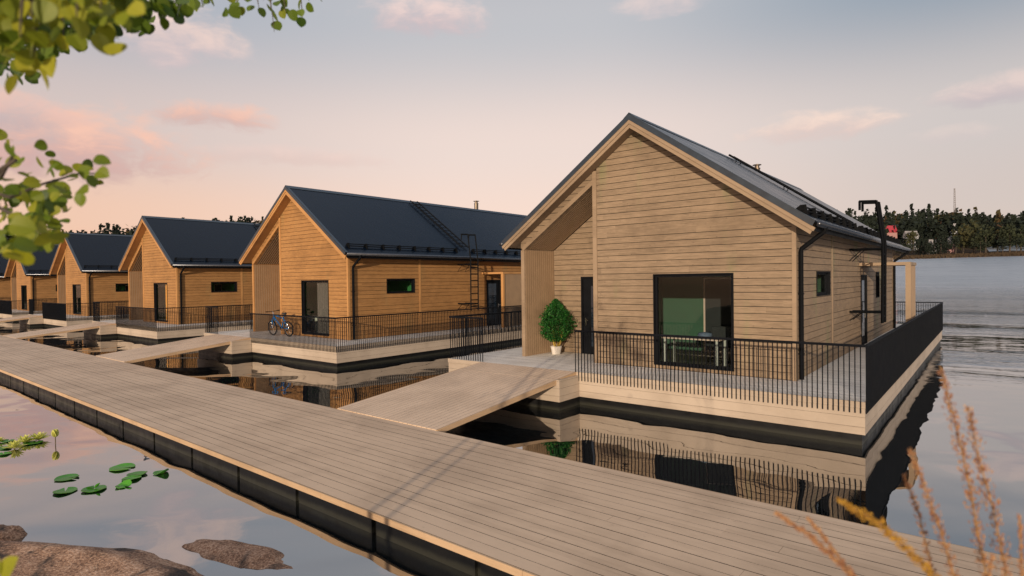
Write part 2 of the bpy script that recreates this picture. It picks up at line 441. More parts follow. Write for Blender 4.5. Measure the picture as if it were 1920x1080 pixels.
    for sx in (-1, 1):
        xg = XA+sx*4.55; zg = 3.565
        g = MB(); g.tube([(xg, YR0+.03, zg), (xg, YR1-.02, zg)], .068, 14); gut = P(g, 'gutter', GUT, smooth=True)
        g = MB(); xf = XA+sx*4.47; g.box(min(xf, xf+sx*.02), max(xf, xf+sx*.02), YR0+.07, YR1-.04, zt(XA+4.47)-.24, zt(XA+4.47)-.03); P(g, 'eave_fascia', BLACK)
    d = MB(); d.tube([(-1.03, 1.92, 3.54), (-1.05, 1.92, 3.44), (-1.53, 1.90, 3.06), (-1.545, 1.90, 2.98), (-1.545, 1.90, .02)], .052, 10)
    for zz in (.6, 2.0): d.box(-1.606, -1.49, 1.845, 1.955, zz, zz+.03)
    sub(d, 'downpipe', BLACK, gut)
    d = MB(); d.tube([(-1.03, 18.9, 3.54), (-1.05, 18.9, 3.44), (-1.53, 18.6, 3.06), (-1.545, 18.6, 2.98), (-1.545, 18.6, .02)], .052, 10)
    sub(d, 'downpipe', BLACK, gut)
    # snow guards
    for ya, yb in ((1.55, 7.95), (9.1, 18.9)):
        s = MB(); n = int((yb-ya)/.85)+1
        for k in range(n):
            y = ya+.05+k*(yb-ya-.1)/(n-1); xb = -1.42
            s.hexa([(xb-.16, y-.018, zt(xb-.16)), (xb+.10, y-.018, zt(xb+.10)), (xb+.10, y+.018, zt(xb+.10)), (xb-.16, y+.018, zt(xb-.16)),
                    (xb-.06, y-.018, zt(xb)+.19), (xb+.06, y-.018, zt(xb)+.19), (xb+.06, y+.018, zt(xb)+.19), (xb-.06, y+.018, zt(xb)+.19)])
        for o in (.07, .15): s.tube([(-1.42, ya, zt(-1.42)+o), (-1.42, yb, zt(-1.42)+o)], .020, 8)
        sub(s, 'snow_guard', BLACK, roof)
    # ladders
    ld = MB()
    for y in (8.50, 8.98): ld.tube([(-5.45, y, zt(-5.45)+.13), (-1.62, y, zt(-1.62)+.13)], .036, 4)
    for x in (-5.2, -3.6, -2.0):
        for y in (8.50, 8.98): ld.tube([(x, y, zt(x)), (x, y, zt(x)+.13)], .015, 4)
    x = -5.35
    while x < -1.65: ld.tube([(x, 8.50, zt(x)+.14), (x, 8.98, zt(x)+.14)], .018, 6); x += .245
    P(ld, 'roof_ladder', BLACK)
    ld = MB()
    for y in (8.17, 8.70):
        ld.tube([(-.72, y, .95), (-.70, y, 3.42), (-.87, y, 4.72)], .042, 4)
        ld.tube([(-.86, y, 4.70), (-1.33, y, 4.73)], .038, 4); ld.tube([(-1.31, y, 4.74), (-1.31, y, 4.46)], .036, 4)
        for zz in (3.24, 1.28):
            ld.tube([(-1.60, y, zz), (-.70, y, zz)], .032, 4)
        ld.tube([(-1.60, y, 2.88), (-1.27, y, 3.22)], .013, 4); ld.tube([(-1.60, y, 1.0), (-1.3, y, 1.27)], .013, 4)
    for k in range(7): ld.tube([(-.715, 8.17, 1.15+k*.32), (-.715, 8.70, 1.15+k*.32)], .024, 8)
    P(ld, 'wall_ladder', BLACK)
    # windows
    def window(m, h, depth=.10, fw=.055, name='window'):
        a = MB(); ring(a, m, h[0], h[1], h[2], h[3], .028, -.020, .145); ring(a, m, h[0]+.028, h[1]-.028, h[2]+.028, h[3]-.028, fw, .06, .135)
        o = P(a, name, FRAME)
        p = MB(); slab(p, m, h[0]+.07, h[1]-.07, h[2]+.07, h[3]-.07, depth, depth+.004); sub(p, 'pane', GLASS, o); return o
    window(FRONT(YW), WIN); window(RIGHT(XW), SWIN); window(RIGHT(XW), SWIN2)
    window(BACKM(YB), (-7.5, -4.5, .05, 2.4))
    # doors
    def door(m, h, glass, hand):
        a = MB(); ring(a, m, h[0], h[1], h[2]-.05, h[3], .06, -.014, .12); slab(a, m, h[0]+.06, h[1]-.06, .02, h[3]-.06, .035, .085)
        o = P(a, 'door', FRAME)
        p = MB(); slab(p, m, glass[0], glass[1], glass[2], glass[3], .026, .034); sub(p, 'pane', MATS['door_glass'], o)
        q = MB(); slab(q, m, hand-.022, hand+.022, .92, 1.16, .012, .034)
        c = [m(hand, -.03, 1.09), m(hand+.11, -.03, 1.09)]; q.tube(c, .012, 6); q.tube([m(hand, .02, 1.09), m(hand, -.03, 1.09)], .012, 6)
        sub(q, 'handle', STEEL, o)
    m, nt, b = new_mat('door_glass') if 'door_glass' not in MATS else (None, None, None)
    if m: setb(nt, b, (.008, .016, .028), nt.ss(nt.noise(nt.coord('Object'), 2, 2), .3, .7, .02, .05), spec=.8)
    door(FRONT(3.30), EDOOR, (EDOOR[0]+.36, EDOOR[1]-.22, .25, 2.2), EDOOR[0]+.16)
    door(RIGHT(XW), SDOOR, (SDOOR[0]+.18, SDOOR[1]-.36, .30, 2.25), SDOOR[1]-.20)
    # side porch: canopy and slatted screen
    c = MB(); c.box(XW+.003, -.16, 9.98, 11.9, 2.745, 2.845); c.box(-.30, -.15, 9.98, 10.10, .0, 2.745)
    pc = P(c, 'porch_canopy', TRIMA)
    c = MB(); y = 10.11
    while y < 11.85: c.box(-.27, -.19, y, y+.055, .04, 2.74); y += .09
    sub(c, 'screen', SLAT, pc)
    # room behind the big window
    r2 = MB()
    X0, X1, Y0, Y1, Z0, Z1 = -6.72, -1.80, YW+.16, 5.55, .035, 2.72
    r2.box(X0, X1, Y1, Y1+.05, Z0, Z1); r2.box(X0-.05, X0, Y0, Y1, Z0, Z1); r2.box(X1, X1+.04, Y0, SWIN[0]-.02, Z0, Z1)
    r2.box(X1, X1+.04, SWIN[0]-.02, 5.50, Z0, SWIN[2]-.02); r2.box(X1, X1+.04, SWIN[0]-.02, 5.50, SWIN[3]+.02, Z1)
    r2.box(X0, X1, Y0, Y1, Z1, Z1+.05); r2.box(X0, WIN[0]-.01, YW+.145, Y0, Z0, Z1); r2.box(WIN[1]+.01, X1, YW+.145, Y0, Z0, Z1); r2.box(WIN[0]-.01, WIN[1]+.01, YW+.145, Y0, WIN[3]+.01, Z1)
    P(r2, 'room_wall', WALLG)
    r2 = MB(); r2.box(X0, X1, Y0, Y1, .0, .034); P(r2, 'room_floor', FLOORI)
    a = MB(); ring(a, FRONT(Y1-.02), -5.28, -4.20, .04, 2.42, .055, 0, .019); idr = P(a, 'inner_door', MATS['pink_frame'])
    a = MB(); slab(a, FRONT(Y1-.02), -5.22, -4.26, .04, 2.36, .004, .018); sub(a, 'door_leaf', CHARC, idr)
    return root

simple('desk_grey', (.45, .44, .43), .4, var=.05)
simple('pink_frame', (.55, .40, .35), .5, var=.05)

def make_deck():
    base = (DX/2, DY/2, ZW)
    root = empty('floating_deck', base)
    B = lambda mb, n, mt, par=root, **k: mb.build(n, mt, par, base, **k)
    m = MB(); y = .0; k = 0
    rnd = random.Random(3)
    while y < DY-.01:
        y1 = min(y+.1385, DY); x = DX
        while x < -.001:
            x2 = min(0, x+rnd.uniform(2.6, 4.2)); x2 = 0 if -x2 < 1 else x2
            m.board(x+.0015, x2-.0015, y, y1, -.028, 0.0+rnd.uniform(-.0012, .0012)); x = x2
        y = y1+.0065
    B(m, 'deck_boards', DECK, gap=True)
    c = MB()
    zz = [(-.121, -.001), (-.297, -.126), (-.491, -.302), (-.636, -.496)]
    for (a, b), o in zip(zz, (.022, .010, .010, .010)):
        c.box(DX-o, 0+o, -o, .02, a, b); c.box(DX-o, o, DY-.02, DY+o, a, b)
        c.box(-.02, o, .02, DY-.02, a, b); c.box(DX-o, DX+.02, .02, DY-.02, a, b)
    
    # landing block under the gangway
    for (a, b) in zz[0:4]:
        c.box(-9.9, -6.44, -.92, -.03, a if a > -.63 else -.636, min(b, -.085))
    
    B(c, 'cladding', CLAD)
    c = MB(); c.box(DX+.004, -.004, .004, DY-.004, -.634, -.03); c.box(-9.894, -6.446, -.914, -.02, -.634, -.09); B(c, 'hull_frame', FLOATM)
    f = MB(); f.box(DX+.10, -.05, .05, DY-.10, ZW-.5, -.634); f.box(-9.85, -6.47, -.88, .04, ZW-.5, -.635); B(f, 'float', FLOATM)
    return root

def bars(mb, p0, p1, z0, z1, sp=.0945, w=.009):
    p0, p1 = Vector(p0), Vector(p1); L = (p1-p0).length; n = max(1, round(L/sp))
    for k in range(n+1):
        p = p0.lerp(p1, k/n); mb.box(p.x-w, p.x+w, p.y-w, p.y+w, z0, z1)
def make_railing_long():
    base = (0, 0, 0); root = empty('deck_railing', base); o = .035
    t = MB(); t.box(XG, o+.022, -o-.022, -o+.022, 1.052, 1.10); t.box(o-.022, o+.022, -o+.022, DY+o-.022, 1.052, 1.10); t.box(DX-o, o+.022, DY+o-.022, DY+o+.022, 1.052, 1.10)
    t.build('top_rail', RAILM, root, base, bevel=.004)
    b = MB(); bars(b, (XG+.012, -o, 0), (o, -o, 0), -.22, 1.055); bars(b, (o, -o+.0945, 0), (o, DY+o, 0), -.22, 1.055); bars(b, (DX, DY+o, 0), (o-.0945, DY+o, 0), -.22, 1.055)
    b.build('bar_panel', RAILM, root, base)
    return root
def make_railing_short():
    base = (DX, 0, 0); root = empty('entrance_railing', base); o = .04
    t = MB(); t.box(DX+o-.022, XK, o-.022, o+.022, 1.27, 1.318); t.box(DX+o-.022, DX+o+.022, o+.022, DY, 1.27, 1.318)
    t.build('top_rail', RAILM, root, base, bevel=.004)
    b = MB(); bars(b, (DX+o, o, 0), (XK-.012, o, 0), .004, 1.275); bars(b, (DX+o, o+.0945, 0), (DX+o, DY-.05, 0), .004, 1.275)
    b.build('bar_panel', RAILM, root, base)
    return root
ZJ, JB, JF = -.530, -4.962, -8.275
def make_gangway():
    base = (-8.1, -2.6, -.2); root = empty('gangway', base)
    n = 23; m = MB()
    A, Bq, Cq, D = (-9.91, JB+.01, ZJ+.018), (-6.60, JB+.01, ZJ+.018), (-6.552, -.026, .003), (-9.855, -.026, .003)
    lerp = lambda p, q, t: tuple(a+(b-a)*t for a, b in zip(p, q))
    for k in range(n):
        p0, p1 = lerp(A, Bq, k/n+.0009), lerp(A, Bq, (k+1)/n-.0009); q0, q1 = lerp(D, Cq, k/n+.0009), lerp(D, Cq, (k+1)/n-.0009)
        top = [p0, p1, q1, q0]; o_ = len(m.t); m.hexa([(a, b, c-.035) for a, b, c in top]+top); m.t[o_+3] = m.t[o_+5] = 1.
    m.build('walkway_boards', GANG, root, base, gap=True)
    for P0, P1, s in ((A, D, -1), (Bq, Cq, 1)):
        f = MB()
        top = [(P0[0], P0[1], P0[2]-.002), (P0[0]+s*.03, P0[1], P0[2]-.002), (P1[0]+s*.03, P1[1], P1[2]-.002), (P1[0], P1[1], P1[2]-.002)]
        f.hexa([(a, b, c-.125 if b > -2 else c-.10) for a, b, c in top]+top)
        f.build('side_board', FASCIA, root, base)
    u = MB(); top = [(A[0]+.05, A[1]+.25, A[2]-.01), (Bq[0]-.02, Bq[1]+.25, Bq[2]-.01), (Cq[0]-.03, Cq[1]-.05, Cq[2]-.05), (D[0]+.03, D[1]-.05, D[2]-.05)]
    u.hexa([(a, b, c-.08) for a, b, c in top]+top); u.build('underframe', FLOATM, root, base)
    return root

# ------------------------------------------------------------------ build and copy the row of houses
NH = 7
house0 = make_house(); deck0 = make_deck(); rl0 = make_railing_long(); rs0 = make_railing_short(); gw0 = make_gangway()
H_LAB = ['weathered timber house at right, nearest of the row, with desk behind its big front window',
         'golden timber house with the blue bicycle in front, second nearest of the row',
         'golden timber house with orange curtain in the front window, left of the bicycle house',
         'golden timber house with green room behind narrow front window, fourth from the nearest',
         'golden timber house partly behind the hanging leaves, fifth from the nearest',
         'small far timber house at the left picture edge, sixth from the nearest',
         'farthest timber house of the row, almost wholly hidden at the left edge']
W_LAB = ['nearest weathered house', 'house with the blue bicycle', 'house with the orange curtain', 'fourth nearest house',
         'fifth nearest house', 'sixth nearest house at the left edge', 'farthest house']
room_m = [WALLG]+[WALLK]*6
def remat(root, i):
    swap = {WOODA: WOODB, TRIMA: TRIMB, WALLG: room_m[i]}
    for o in root.children_recursive:
        for s in o.material_slots:
            mt = s.material
            if mt in swap: s.link = 'OBJECT'; s.material = swap[mt]
for i in range(NH):
    dx = -PER*i
    for src, what, cat, grp in ((house0, None, 'house', 'timber houses floating in a row'),
                                (deck0, 'pale plank clad floating deck under the ', 'floating deck', 'floating decks under the houses'),
                                (rl0, 'black bar railing along deck front and right side, ', 'railing', 'railings round the decks'),
                                (rs0, 'black bar railing left of the entrance gap, ', 'railing', 'railings left of the entrances'),
                                (gw0, 'sloping timber gangway from jetty to the ', 'gangway', 'gangways from the jetty')):
        o = src if i == 0 else copy_tree(src)
        if i: o.location = (src.location.x+dx, src.location.y, src.location.z)
        if what is None:
            tag(o, H_LAB[i], cat, grp)
            if i: remat(o, i)
        else: tag(o, what+W_LAB[i], cat, grp)
        if i: o.location.x = src.location.x+dx

# ------------------------------------------------------------------ jetty
root = empty('jetty', (-20, (JB+JF)/2, ZW), 'long low timber jetty on black floats running past all the gangways', 'jetty')
base = tuple(root.location)
m = MB(); rnd = random.Random(5); nb = 17; pw = (JB-JF)/nb
for k in range(nb):
    y0 = JF+k*pw+.0045; y1 = JF+(k+1)*pw-.0045; x = -135-rnd.uniform(0, 4)
    while x < 16:
        x2 = x+rnd.uniform(11, 17); m.board(x+.0015, x2-.0015, y0, y1, ZJ-.03, ZJ+rnd.uniform(-.0015, .0015)); x = x2
m.build('walkway_boards', JETTY, root, base, gap=True)
for y in (JF-.022, JB-.004):
    m = MB(); x = -135
    while x < 16:
        x2 = x+3.6; m.box(x+.002, x2-.002, y, y+.026, ZJ-.085, ZJ-.003); x = x2
    m.build('edge_board', FASCIA, root, base)
m = MB(); m.box(-135, 16, JF+.10, JB-.10, ZW-.5, ZJ-.075); 
x = -134.2
while x < 16:
    m.box(x, x+1.74, JF+.055, JF+.10, ZW-.4, ZJ-.06); x += 1.83
m.build('float', FLOATM, root, base)

# ------------------------------------------------------------------ water, shore, hills
SW = .0690
def zwater(y):
    t = y-60
    if t <= 0: return ZW
    return ZW+(SW*t*t/120 if t < 60 else SW*(t-30))
m = MB(); xs = [-1400, -700, -350, -200, -120, -60, -30, 0, 30, 60, 120, 200, 350, 700, 1400]
ys = [-260, -100, -40, -10, 10, 28, 45, 60]+[60+4*k for k in range(1, 16)]+[140, 165, 200, 260, 330, 420, 700]
vs = [(x, y, zwater(y)) for y in ys for x in xs]; nx = len(xs)
m.add(vs, [(j*nx+i, j*nx+i+1, (j+1)*nx+i+1, (j+1)*nx+i) for j in range(len(ys)-1) for i in range(nx-1)])
def water_mat():
    mt, nt, b = new_mat('lake_water'); t = mt.node_tree; t.nodes.remove(b); out = t.nodes['Material Output']
    x, y, z = nt.sep(nt.pos())
    # axes across and along the view over the lake
    a = x*.774+y*.633; d = y*.774-x*.633
    n1 = nt.noise(nt.comb(a*.50, d*.62, 1.0), 1.0, 1.2, .4, .25)
    n2 = nt.noise(nt.comb(a*2.1, d*3.0, 7.0), 1.0, 2, .5)
    far = nt.ss(y+nt.noise(nt.comb(x*.05, y*.05, 1.0), 1.0, 2)*6.0, 8.0, 17.0)
    patch = nt.ss(nt.noise(nt.comb(x*.035, y*.11, 3.0), 1.0, 3, .6), .44, .62)
    r1 = nt.noise(nt.comb(x*.22, y*1.25, 5.0), 1.0, 4, .62, .5)
    r2 = nt.noise(nt.comb(x*.9, y*3.4, 2.0), 1.0, 3, .6)
    h = n1*.030+n2*.0006+(r1*.12+r2*.006)*far*(patch*.9+.1)+r1*.16*nt.ss(y, 52.0, 95.0)
    nb = nt.bump(h, 1.0, 1.0)
    fr = nt.n('ShaderNodeFresnel'); fr.inputs[0].default_value = 1.6; nt.put(fr.inputs['Normal'], nb)
    df = nt.n('ShaderNodeBsdfDiffuse'); df.inputs[0].default_value = (.006, .009, .011, 1)
    gl = nt.n('ShaderNodeBsdfGlossy'); nt.put(gl.inputs['Roughness'], nt.ss(y, 45.0, 130.0, .012, .34)); nt.put(gl.inputs['Normal'], nb)
    mx = nt.n('ShaderNodeMixShader'); nt.put(mx.inputs[0], X(nt, fr.outputs[0])*.72+.46); t.links.new(df.outputs[0], mx.inputs[1]); t.links.new(gl.outputs[0], mx.inputs[2])
    t.links.new(mx.outputs[0], out.inputs[0]); return mt
tag(m.build('water', water_mat(), smooth=True, keep=True), kind='structure')

TOP = [(-700, 428), (130, 431), (240, 425), (330, 416), (420, 406), (490, 406), (800, 410), (1300, 402), (1560, 395), (1680, 392), (1740, 391), (1800, 396), (1860, 398), (1920, 403), (2600, 412)]
def topy(px):
    for (a, ya), (b, yb) in zip(TOP[:-1], TOP[1:]):
        if a <= px <= b: return ya+(yb-ya)*(px-a)/(b-a)
    return 410
RS = [214, 226, 236, 262, 300, 360, 430, 560]
TREEH = 13
m = MB(); pxs = list(range(-700, 2601, 50)); grid = []
rnd = random.Random(8)
def ground_z(px, rng):
    p = at_range(px, rng); ws = at_range(px, 226); zs = zwater(ws.y); zt_ = CAM.z+430*slope(px, topy(px))-TREEH
    if rng <= 214: return zs-2.2
    if rng <= 236: return zs-.05+(rng-226)*.09
    t = min(1, (rng-236)/(430-236)); t = t*.75+t*t*.25
    return zs+.9+(zt_-zs-.9)*t
for px in pxs:
    for r in RS:
        rr = r+(rnd.uniform(-4, 4) if 226 < r < 560 else 0); p = at_range(px, rr)
        grid.append((p.x, p.y, ground_z(px, r)+(rnd.uniform(-.3, .3) if r > 240 else 0)))
n = len(RS)
m.add(grid, [(i*n+j, (i+1)*n+j, (i+1)*n+j+1, i*n+j+1) for i in range(len(pxs)-1) for j in range(n-1)])
hm, nt, b = new_mat('hill_ground')
nz = nt.noise(nt.coord('Object'), .12, 5)
setb(nt, b, nt.ramp(nz, [(.3, (.03, .022, .012)), (.55, (.05, .032, .017)), (.7, (.075, .045, .022))]), .95, spec=.1)
tag(m.build('hill', hm, smooth=True, keep=True), kind='structure')

def crown(mb, c, rx_, rz, n, size, tint, rnd, cone=False, clumps=7):
    """leafy crown of small faces gathered in clumps"""
    cl = []
    for k in range(clumps):
        if cone:
            t = k/(clumps-1); r = rx_*(1-t)**.8; cl.append((Vector((0, 0, -rz+2*rz*t)), max(r, .12*rx_), rz*1.3/clumps))
        else:
            a, t = rnd.uniform(0, 6.28), rnd.uniform(-1, 1); q = math.sqrt(1-t*t)*rnd.uniform(.35, .75)
            cl.append((Vector((rx_*q*math.cos(a), rx_*q*math.sin(a), rz*t*.65)), rx_*rnd.uniform(.38, .62), rz*rnd.uniform(.28, .48)))
    for i in range(n):
        o, r1, r2 = cl[rnd.randrange(clumps)]
        v = Vector((rnd.gauss(0, 1), rnd.gauss(0, 1), rnd.gauss(0, 1))).normalized()*rnd.uniform(.55, 1.08)
        p = Vector(c)+o+Vector((v.x*r1, v.y*r1, v.z*r2))
        nrm = Vector((rnd.gauss(0, 1), rnd.gauss(0, 1), rnd.gauss(.4, 1))).normalized(); u = nrm.orthogonal().normalized()*size*rnd.uniform(.6, 1.3); w = nrm.cross(u).normalized()*size*rnd.uniform(.5, 1.1)
        mb.add([p-u-w*.4, p+w, p+u-w*.3, p-w], [(0, 1, 2, 3)], min(1, max(0, tint+rnd.gauss(0, .05))))

# the far wood on the hill: one mass
m = MB(); rnd = random.Random(21)
def forest_tree(px, rng, hgt, tint):
    p = at_range(px, rng); z = ground_z(px, rng)
    con = rnd.random() < .32
    w = hgt*(.17 if con else .27)
    crown(m, (p.x, p.y, z+hgt*.58), w*rnd.uniform(.8, 1.2), hgt*.45, 44 if con else 54, hgt*.085, tint, rnd, con, 6)
for px in [-60+i*4.2 for i in range(158)]+[1480+i*6.2 for i in range(85)]:
    for rng in (300, 345, 392, 432):
        if px < 1000 and rng < 340: continue
        tint = rnd.choice((.08, .12, .16, .2, .25, .3))
        if rnd.random() < .07: tint = .86
        forest_tree(px+rnd.uniform(-5, 5), rng+rnd.uniform(-14, 14), rnd.uniform(10, 14.2) if rng > 420 else rnd.uniform(9, 13), tint)
tag(m.build('far_wood', FARL, tint=True), 'dark mixed wood covering the hill behind the lake', 'wood', kind='stuff')

# single trees on the far shore: px, base range, top y px, half width px, tint, conifer, label
FT = [(1700, 246, 447, 13, .42, 0, 'olive bushy tree on the far shore beside the end of the nearest roof'),
      (1712, 262, 431, 12, .66, 0, 'yellowing round tree on the far shore beside the grey roofed shed'),
      (1737, 244, 446, 11, .12, 1, 'dark pointed spruce on the far shore, left of the white house'),
      (1764, 243, 437, 14, .10, 1, 'broad black green spruce on the far shore between the white and the pink house'),
      (1806, 250, 420, 20, .70, 0, 'tall rust and yellow tree on the far shore right of the pink house'),
      (1826, 255, 412, 17, .60, 0, 'tall olive yellow tree under the mast on the far shore'),
      (1848, 246, 420, 20, .50, 0, 'wide mid green tree on the far shore, left of the dark pair'),
      (1870, 252, 426, 16, .22, 0, 'dark green tree on the far shore between two lighter ones'),
      (1893, 246, 419, 18, .52, 0, 'green and ochre tree on the far shore near the right picture edge'),
      (1914, 249, 420, 16, .46, 0, 'mid green tree at the right picture edge on the far shore'),
      (1763, 330, 412, 10, .99, 0, 'rust red tree standing in the dark wood'),
      (1755, 345, 402, 8, .55, 0, 'lone bright green treetop in the dark wood above the rust red tree')]
LOWL = 'one of the low dark trees filling the gaps along the far shore'
for i, (px, rng, ty, hw, tint, con) in enumerate(((1688, 250, 452, 9, .15, 1), (1722, 247, 455, 9, .2, 1), (1752, 243, 450, 8, .12, 1), (1779, 244, 452, 8, .25, 0), (1792, 247, 440, 12, .3, 0), (1838, 244, 446, 12, .35, 0), (1880, 244, 448, 12, .3, 0), (1906, 244, 446, 12, .35, 0), (1660, 262, 434, 9, .12, 1), (1728, 275, 432, 9, .15, 1), (1772, 280, 424, 10, .12, 1), (1696, 272, 441, 10, .2, 0), (1720, 270, 443, 9, .18, 0), (1745, 262, 440, 10, .12, 1), (1755, 250, 458, 8, .15, 0), (1786, 262, 444, 10, .2, 0), (1801, 266, 437, 12, .3, 0), (1668, 255, 441, 10, .15, 0), (1742, 240, 462, 6, .2, 0))): FT.append((px, rng, ty, hw, tint, con, LOWL))
for px, rng, ty, hw, tint, con, lab in FT:
    rnd = random.Random(px); p = at_range(px, rng); z = ground_z(px, rng); top = CAM.z+rng*slope(px, ty); H = max(top-z, 5); dep = rng*.8
    W = hw*dep/FPX*1.05
    t = empty('spruce_tree' if con else 'leafy_tree', (p.x, p.y, z), lab, 'tree', 'single trees on the far shore')
    b_ = tuple(t.location)
    k = MB(); k.tube([(p.x, p.y, z-.5), (p.x+.1, p.y, z+H*.35), (p.x, p.y, z+H*.8)], [H*.028, H*.02, H*.006], 6); k.build('trunk', BARK, t, b_)
    k = MB(); crown(k, (p.x, p.y, z+H*.56), W, H*.44, 420, H*.042, tint, rnd, con, 9); k.build('crown', FARL, t, b_, tint=True)

# far houses and mast
def far_house(px, y_top, y_bot, half, rng, wall, roof, lab, name='far_house'):
    p = at_range(px, rng); z1 = CAM.z+rng*slope(px, y_top); z0 = min(CAM.z+rng*slope(px, y_bot), ground_z(px, rng)); w = half*rng*.78/FPX
    t = empty(name, (p.x, p.y, z0), lab, 'house', 'houses on the far shore'); t.rotation_euler.z = R(38)
    h = z1-z0; e = h*.62 if h < 7 else h*.7
    k = MB(); k.box(-w, w, -w*.6, w*.6, -1, e); k.prism_y([(-w, e), (w, e), (0, h*.97)], -w*.6, w*.6) if False else None
    k.build('wall', wall, t)
    k = MB(); n_ = [(-w*1.08, -w*.72, e-.1), (w*1.08, -w*.72, e-.1), (w*1.08, w*.72, e-.1), (-w*1.08, w*.72, e-.1), (-w*1.08, -.05, h), (w*1.08, -.05, h), (w*1.08, .05, h), (-w*1.08, .05, h)]
    k.hexa(n_); k.build('roof', roof, t)
    for q in (-.55, 0, .55):
        k = MB(); k.box(w*q-w*.12, w*q+w*.12, -w*.6-.05, -w*.6+.02, e*.35, e*.72); k.build('window', FRAME, t)
REDR = simple('red_roof', (.34, .03, .045), .6, var=.15); GREYR = simple('grey_roof', (.26, .25, .25), .7, var=.15)
PINKW = simple('pink_wall', (.36, .20, .19), .8, var=.1); WHITEW = simple('white_wall', (.42, .43, .45), .8, var=.1)
far_house(1666, 423, 440, 13, 290, PINKW, REDR, 'house with bright red roof at the foot of the wooded hill')
far_house(1708, 433, 444, 11, 285, WHITEW, GREYR, 'low white house under a pale grey roof among the trees')
far_house(1748, 449, 472, 6, 246, WHITEW, GREYR, 'narrow white house behind dark spruces at the water')
far_house(1783, 446, 466, 5, 256, PINKW, GREYR, 'pale pink house between the dark spruce and rust tree')
far_house(1790, 419, 432, 8, 320, WHITEW, GREYR, 'white house high in the wood below the mast')
p = at_range(1790, 430); z0 = ground_z(1790, 430); z1 = CAM.z+430*slope(1790, 353)
m = MB()
for a in (0, 2.1, 4.2): m.tube([(p.x+.9*math.cos(a), p.y+.9*math.sin(a), z0), (p.x+.3*math.cos(a), p.y+.3*math.sin(a), z1)], .14, 5)
for k in range(24):
    q = z0+(z1-z0)*k/24; q2 = z0+(z1-z0)*(k+1)/24; s = .9-.6*k/24
    for a, b2 in ((0, 2.1), (2.1, 4.2), (4.2, 6.3)): m.tube([(p.x+s*math.cos(a), p.y+s*math.sin(a), q), (p.x+s*math.cos(b2), p.y+s*math.sin(b2), q2)], .07, 4)
tag(m.build('radio_mast', simple('mast_grey', (.22, .21, .22), .6), None), 'thin grey lattice mast rising above the wood', 'mast')
# reed bank along the shore
m = MB(); rnd = random.Random(4)
for i in range(2600):
    px = rnd.uniform(1640, 1990); r = rnd.uniform(223, 233); p = at_range(px, r); z = ground_z(px, r); h = rnd.uniform(.4, 1.1)
    m.add([(p.x-.35, p.y-.2, z-.3), (p.x+.35, p.y+.2, z-.3), (p.x+rnd.uniform(-.5, .5), p.y, z+h)], [(0, 1, 2)], rnd.random())
tag(m.build('reeds', REED, tint=True), 'brown reeds along the far shore line', 'reeds', kind='stuff')

# near shore behind the camera
m = MB(); vs = []; NX, NY = 22, 8; rnd = random.Random(2)
for j in range(NY):
    for i in range(NX):
        x = -12+i*1.3; y = -24+j*1.55; e = max(0, (-12.6-y-max(0, -x-1)*.35)); vs.append((x+rnd.uniform(-.2, .2), y, -1.35+min(1.9, e*.62)+rnd.uniform(-.06, .06)))
m.add(vs, [(j*NX+i, j*NX+i+1, (j+1)*NX+i+1, (j+1)*NX+i) for j in range(NY-1) for i in range(NX-1)])
tag(m.build('shore', simple('shore_ground', (.10, .085, .05), .95, var=.5, scale=3, bump=.5), smooth=True), kind='structure')

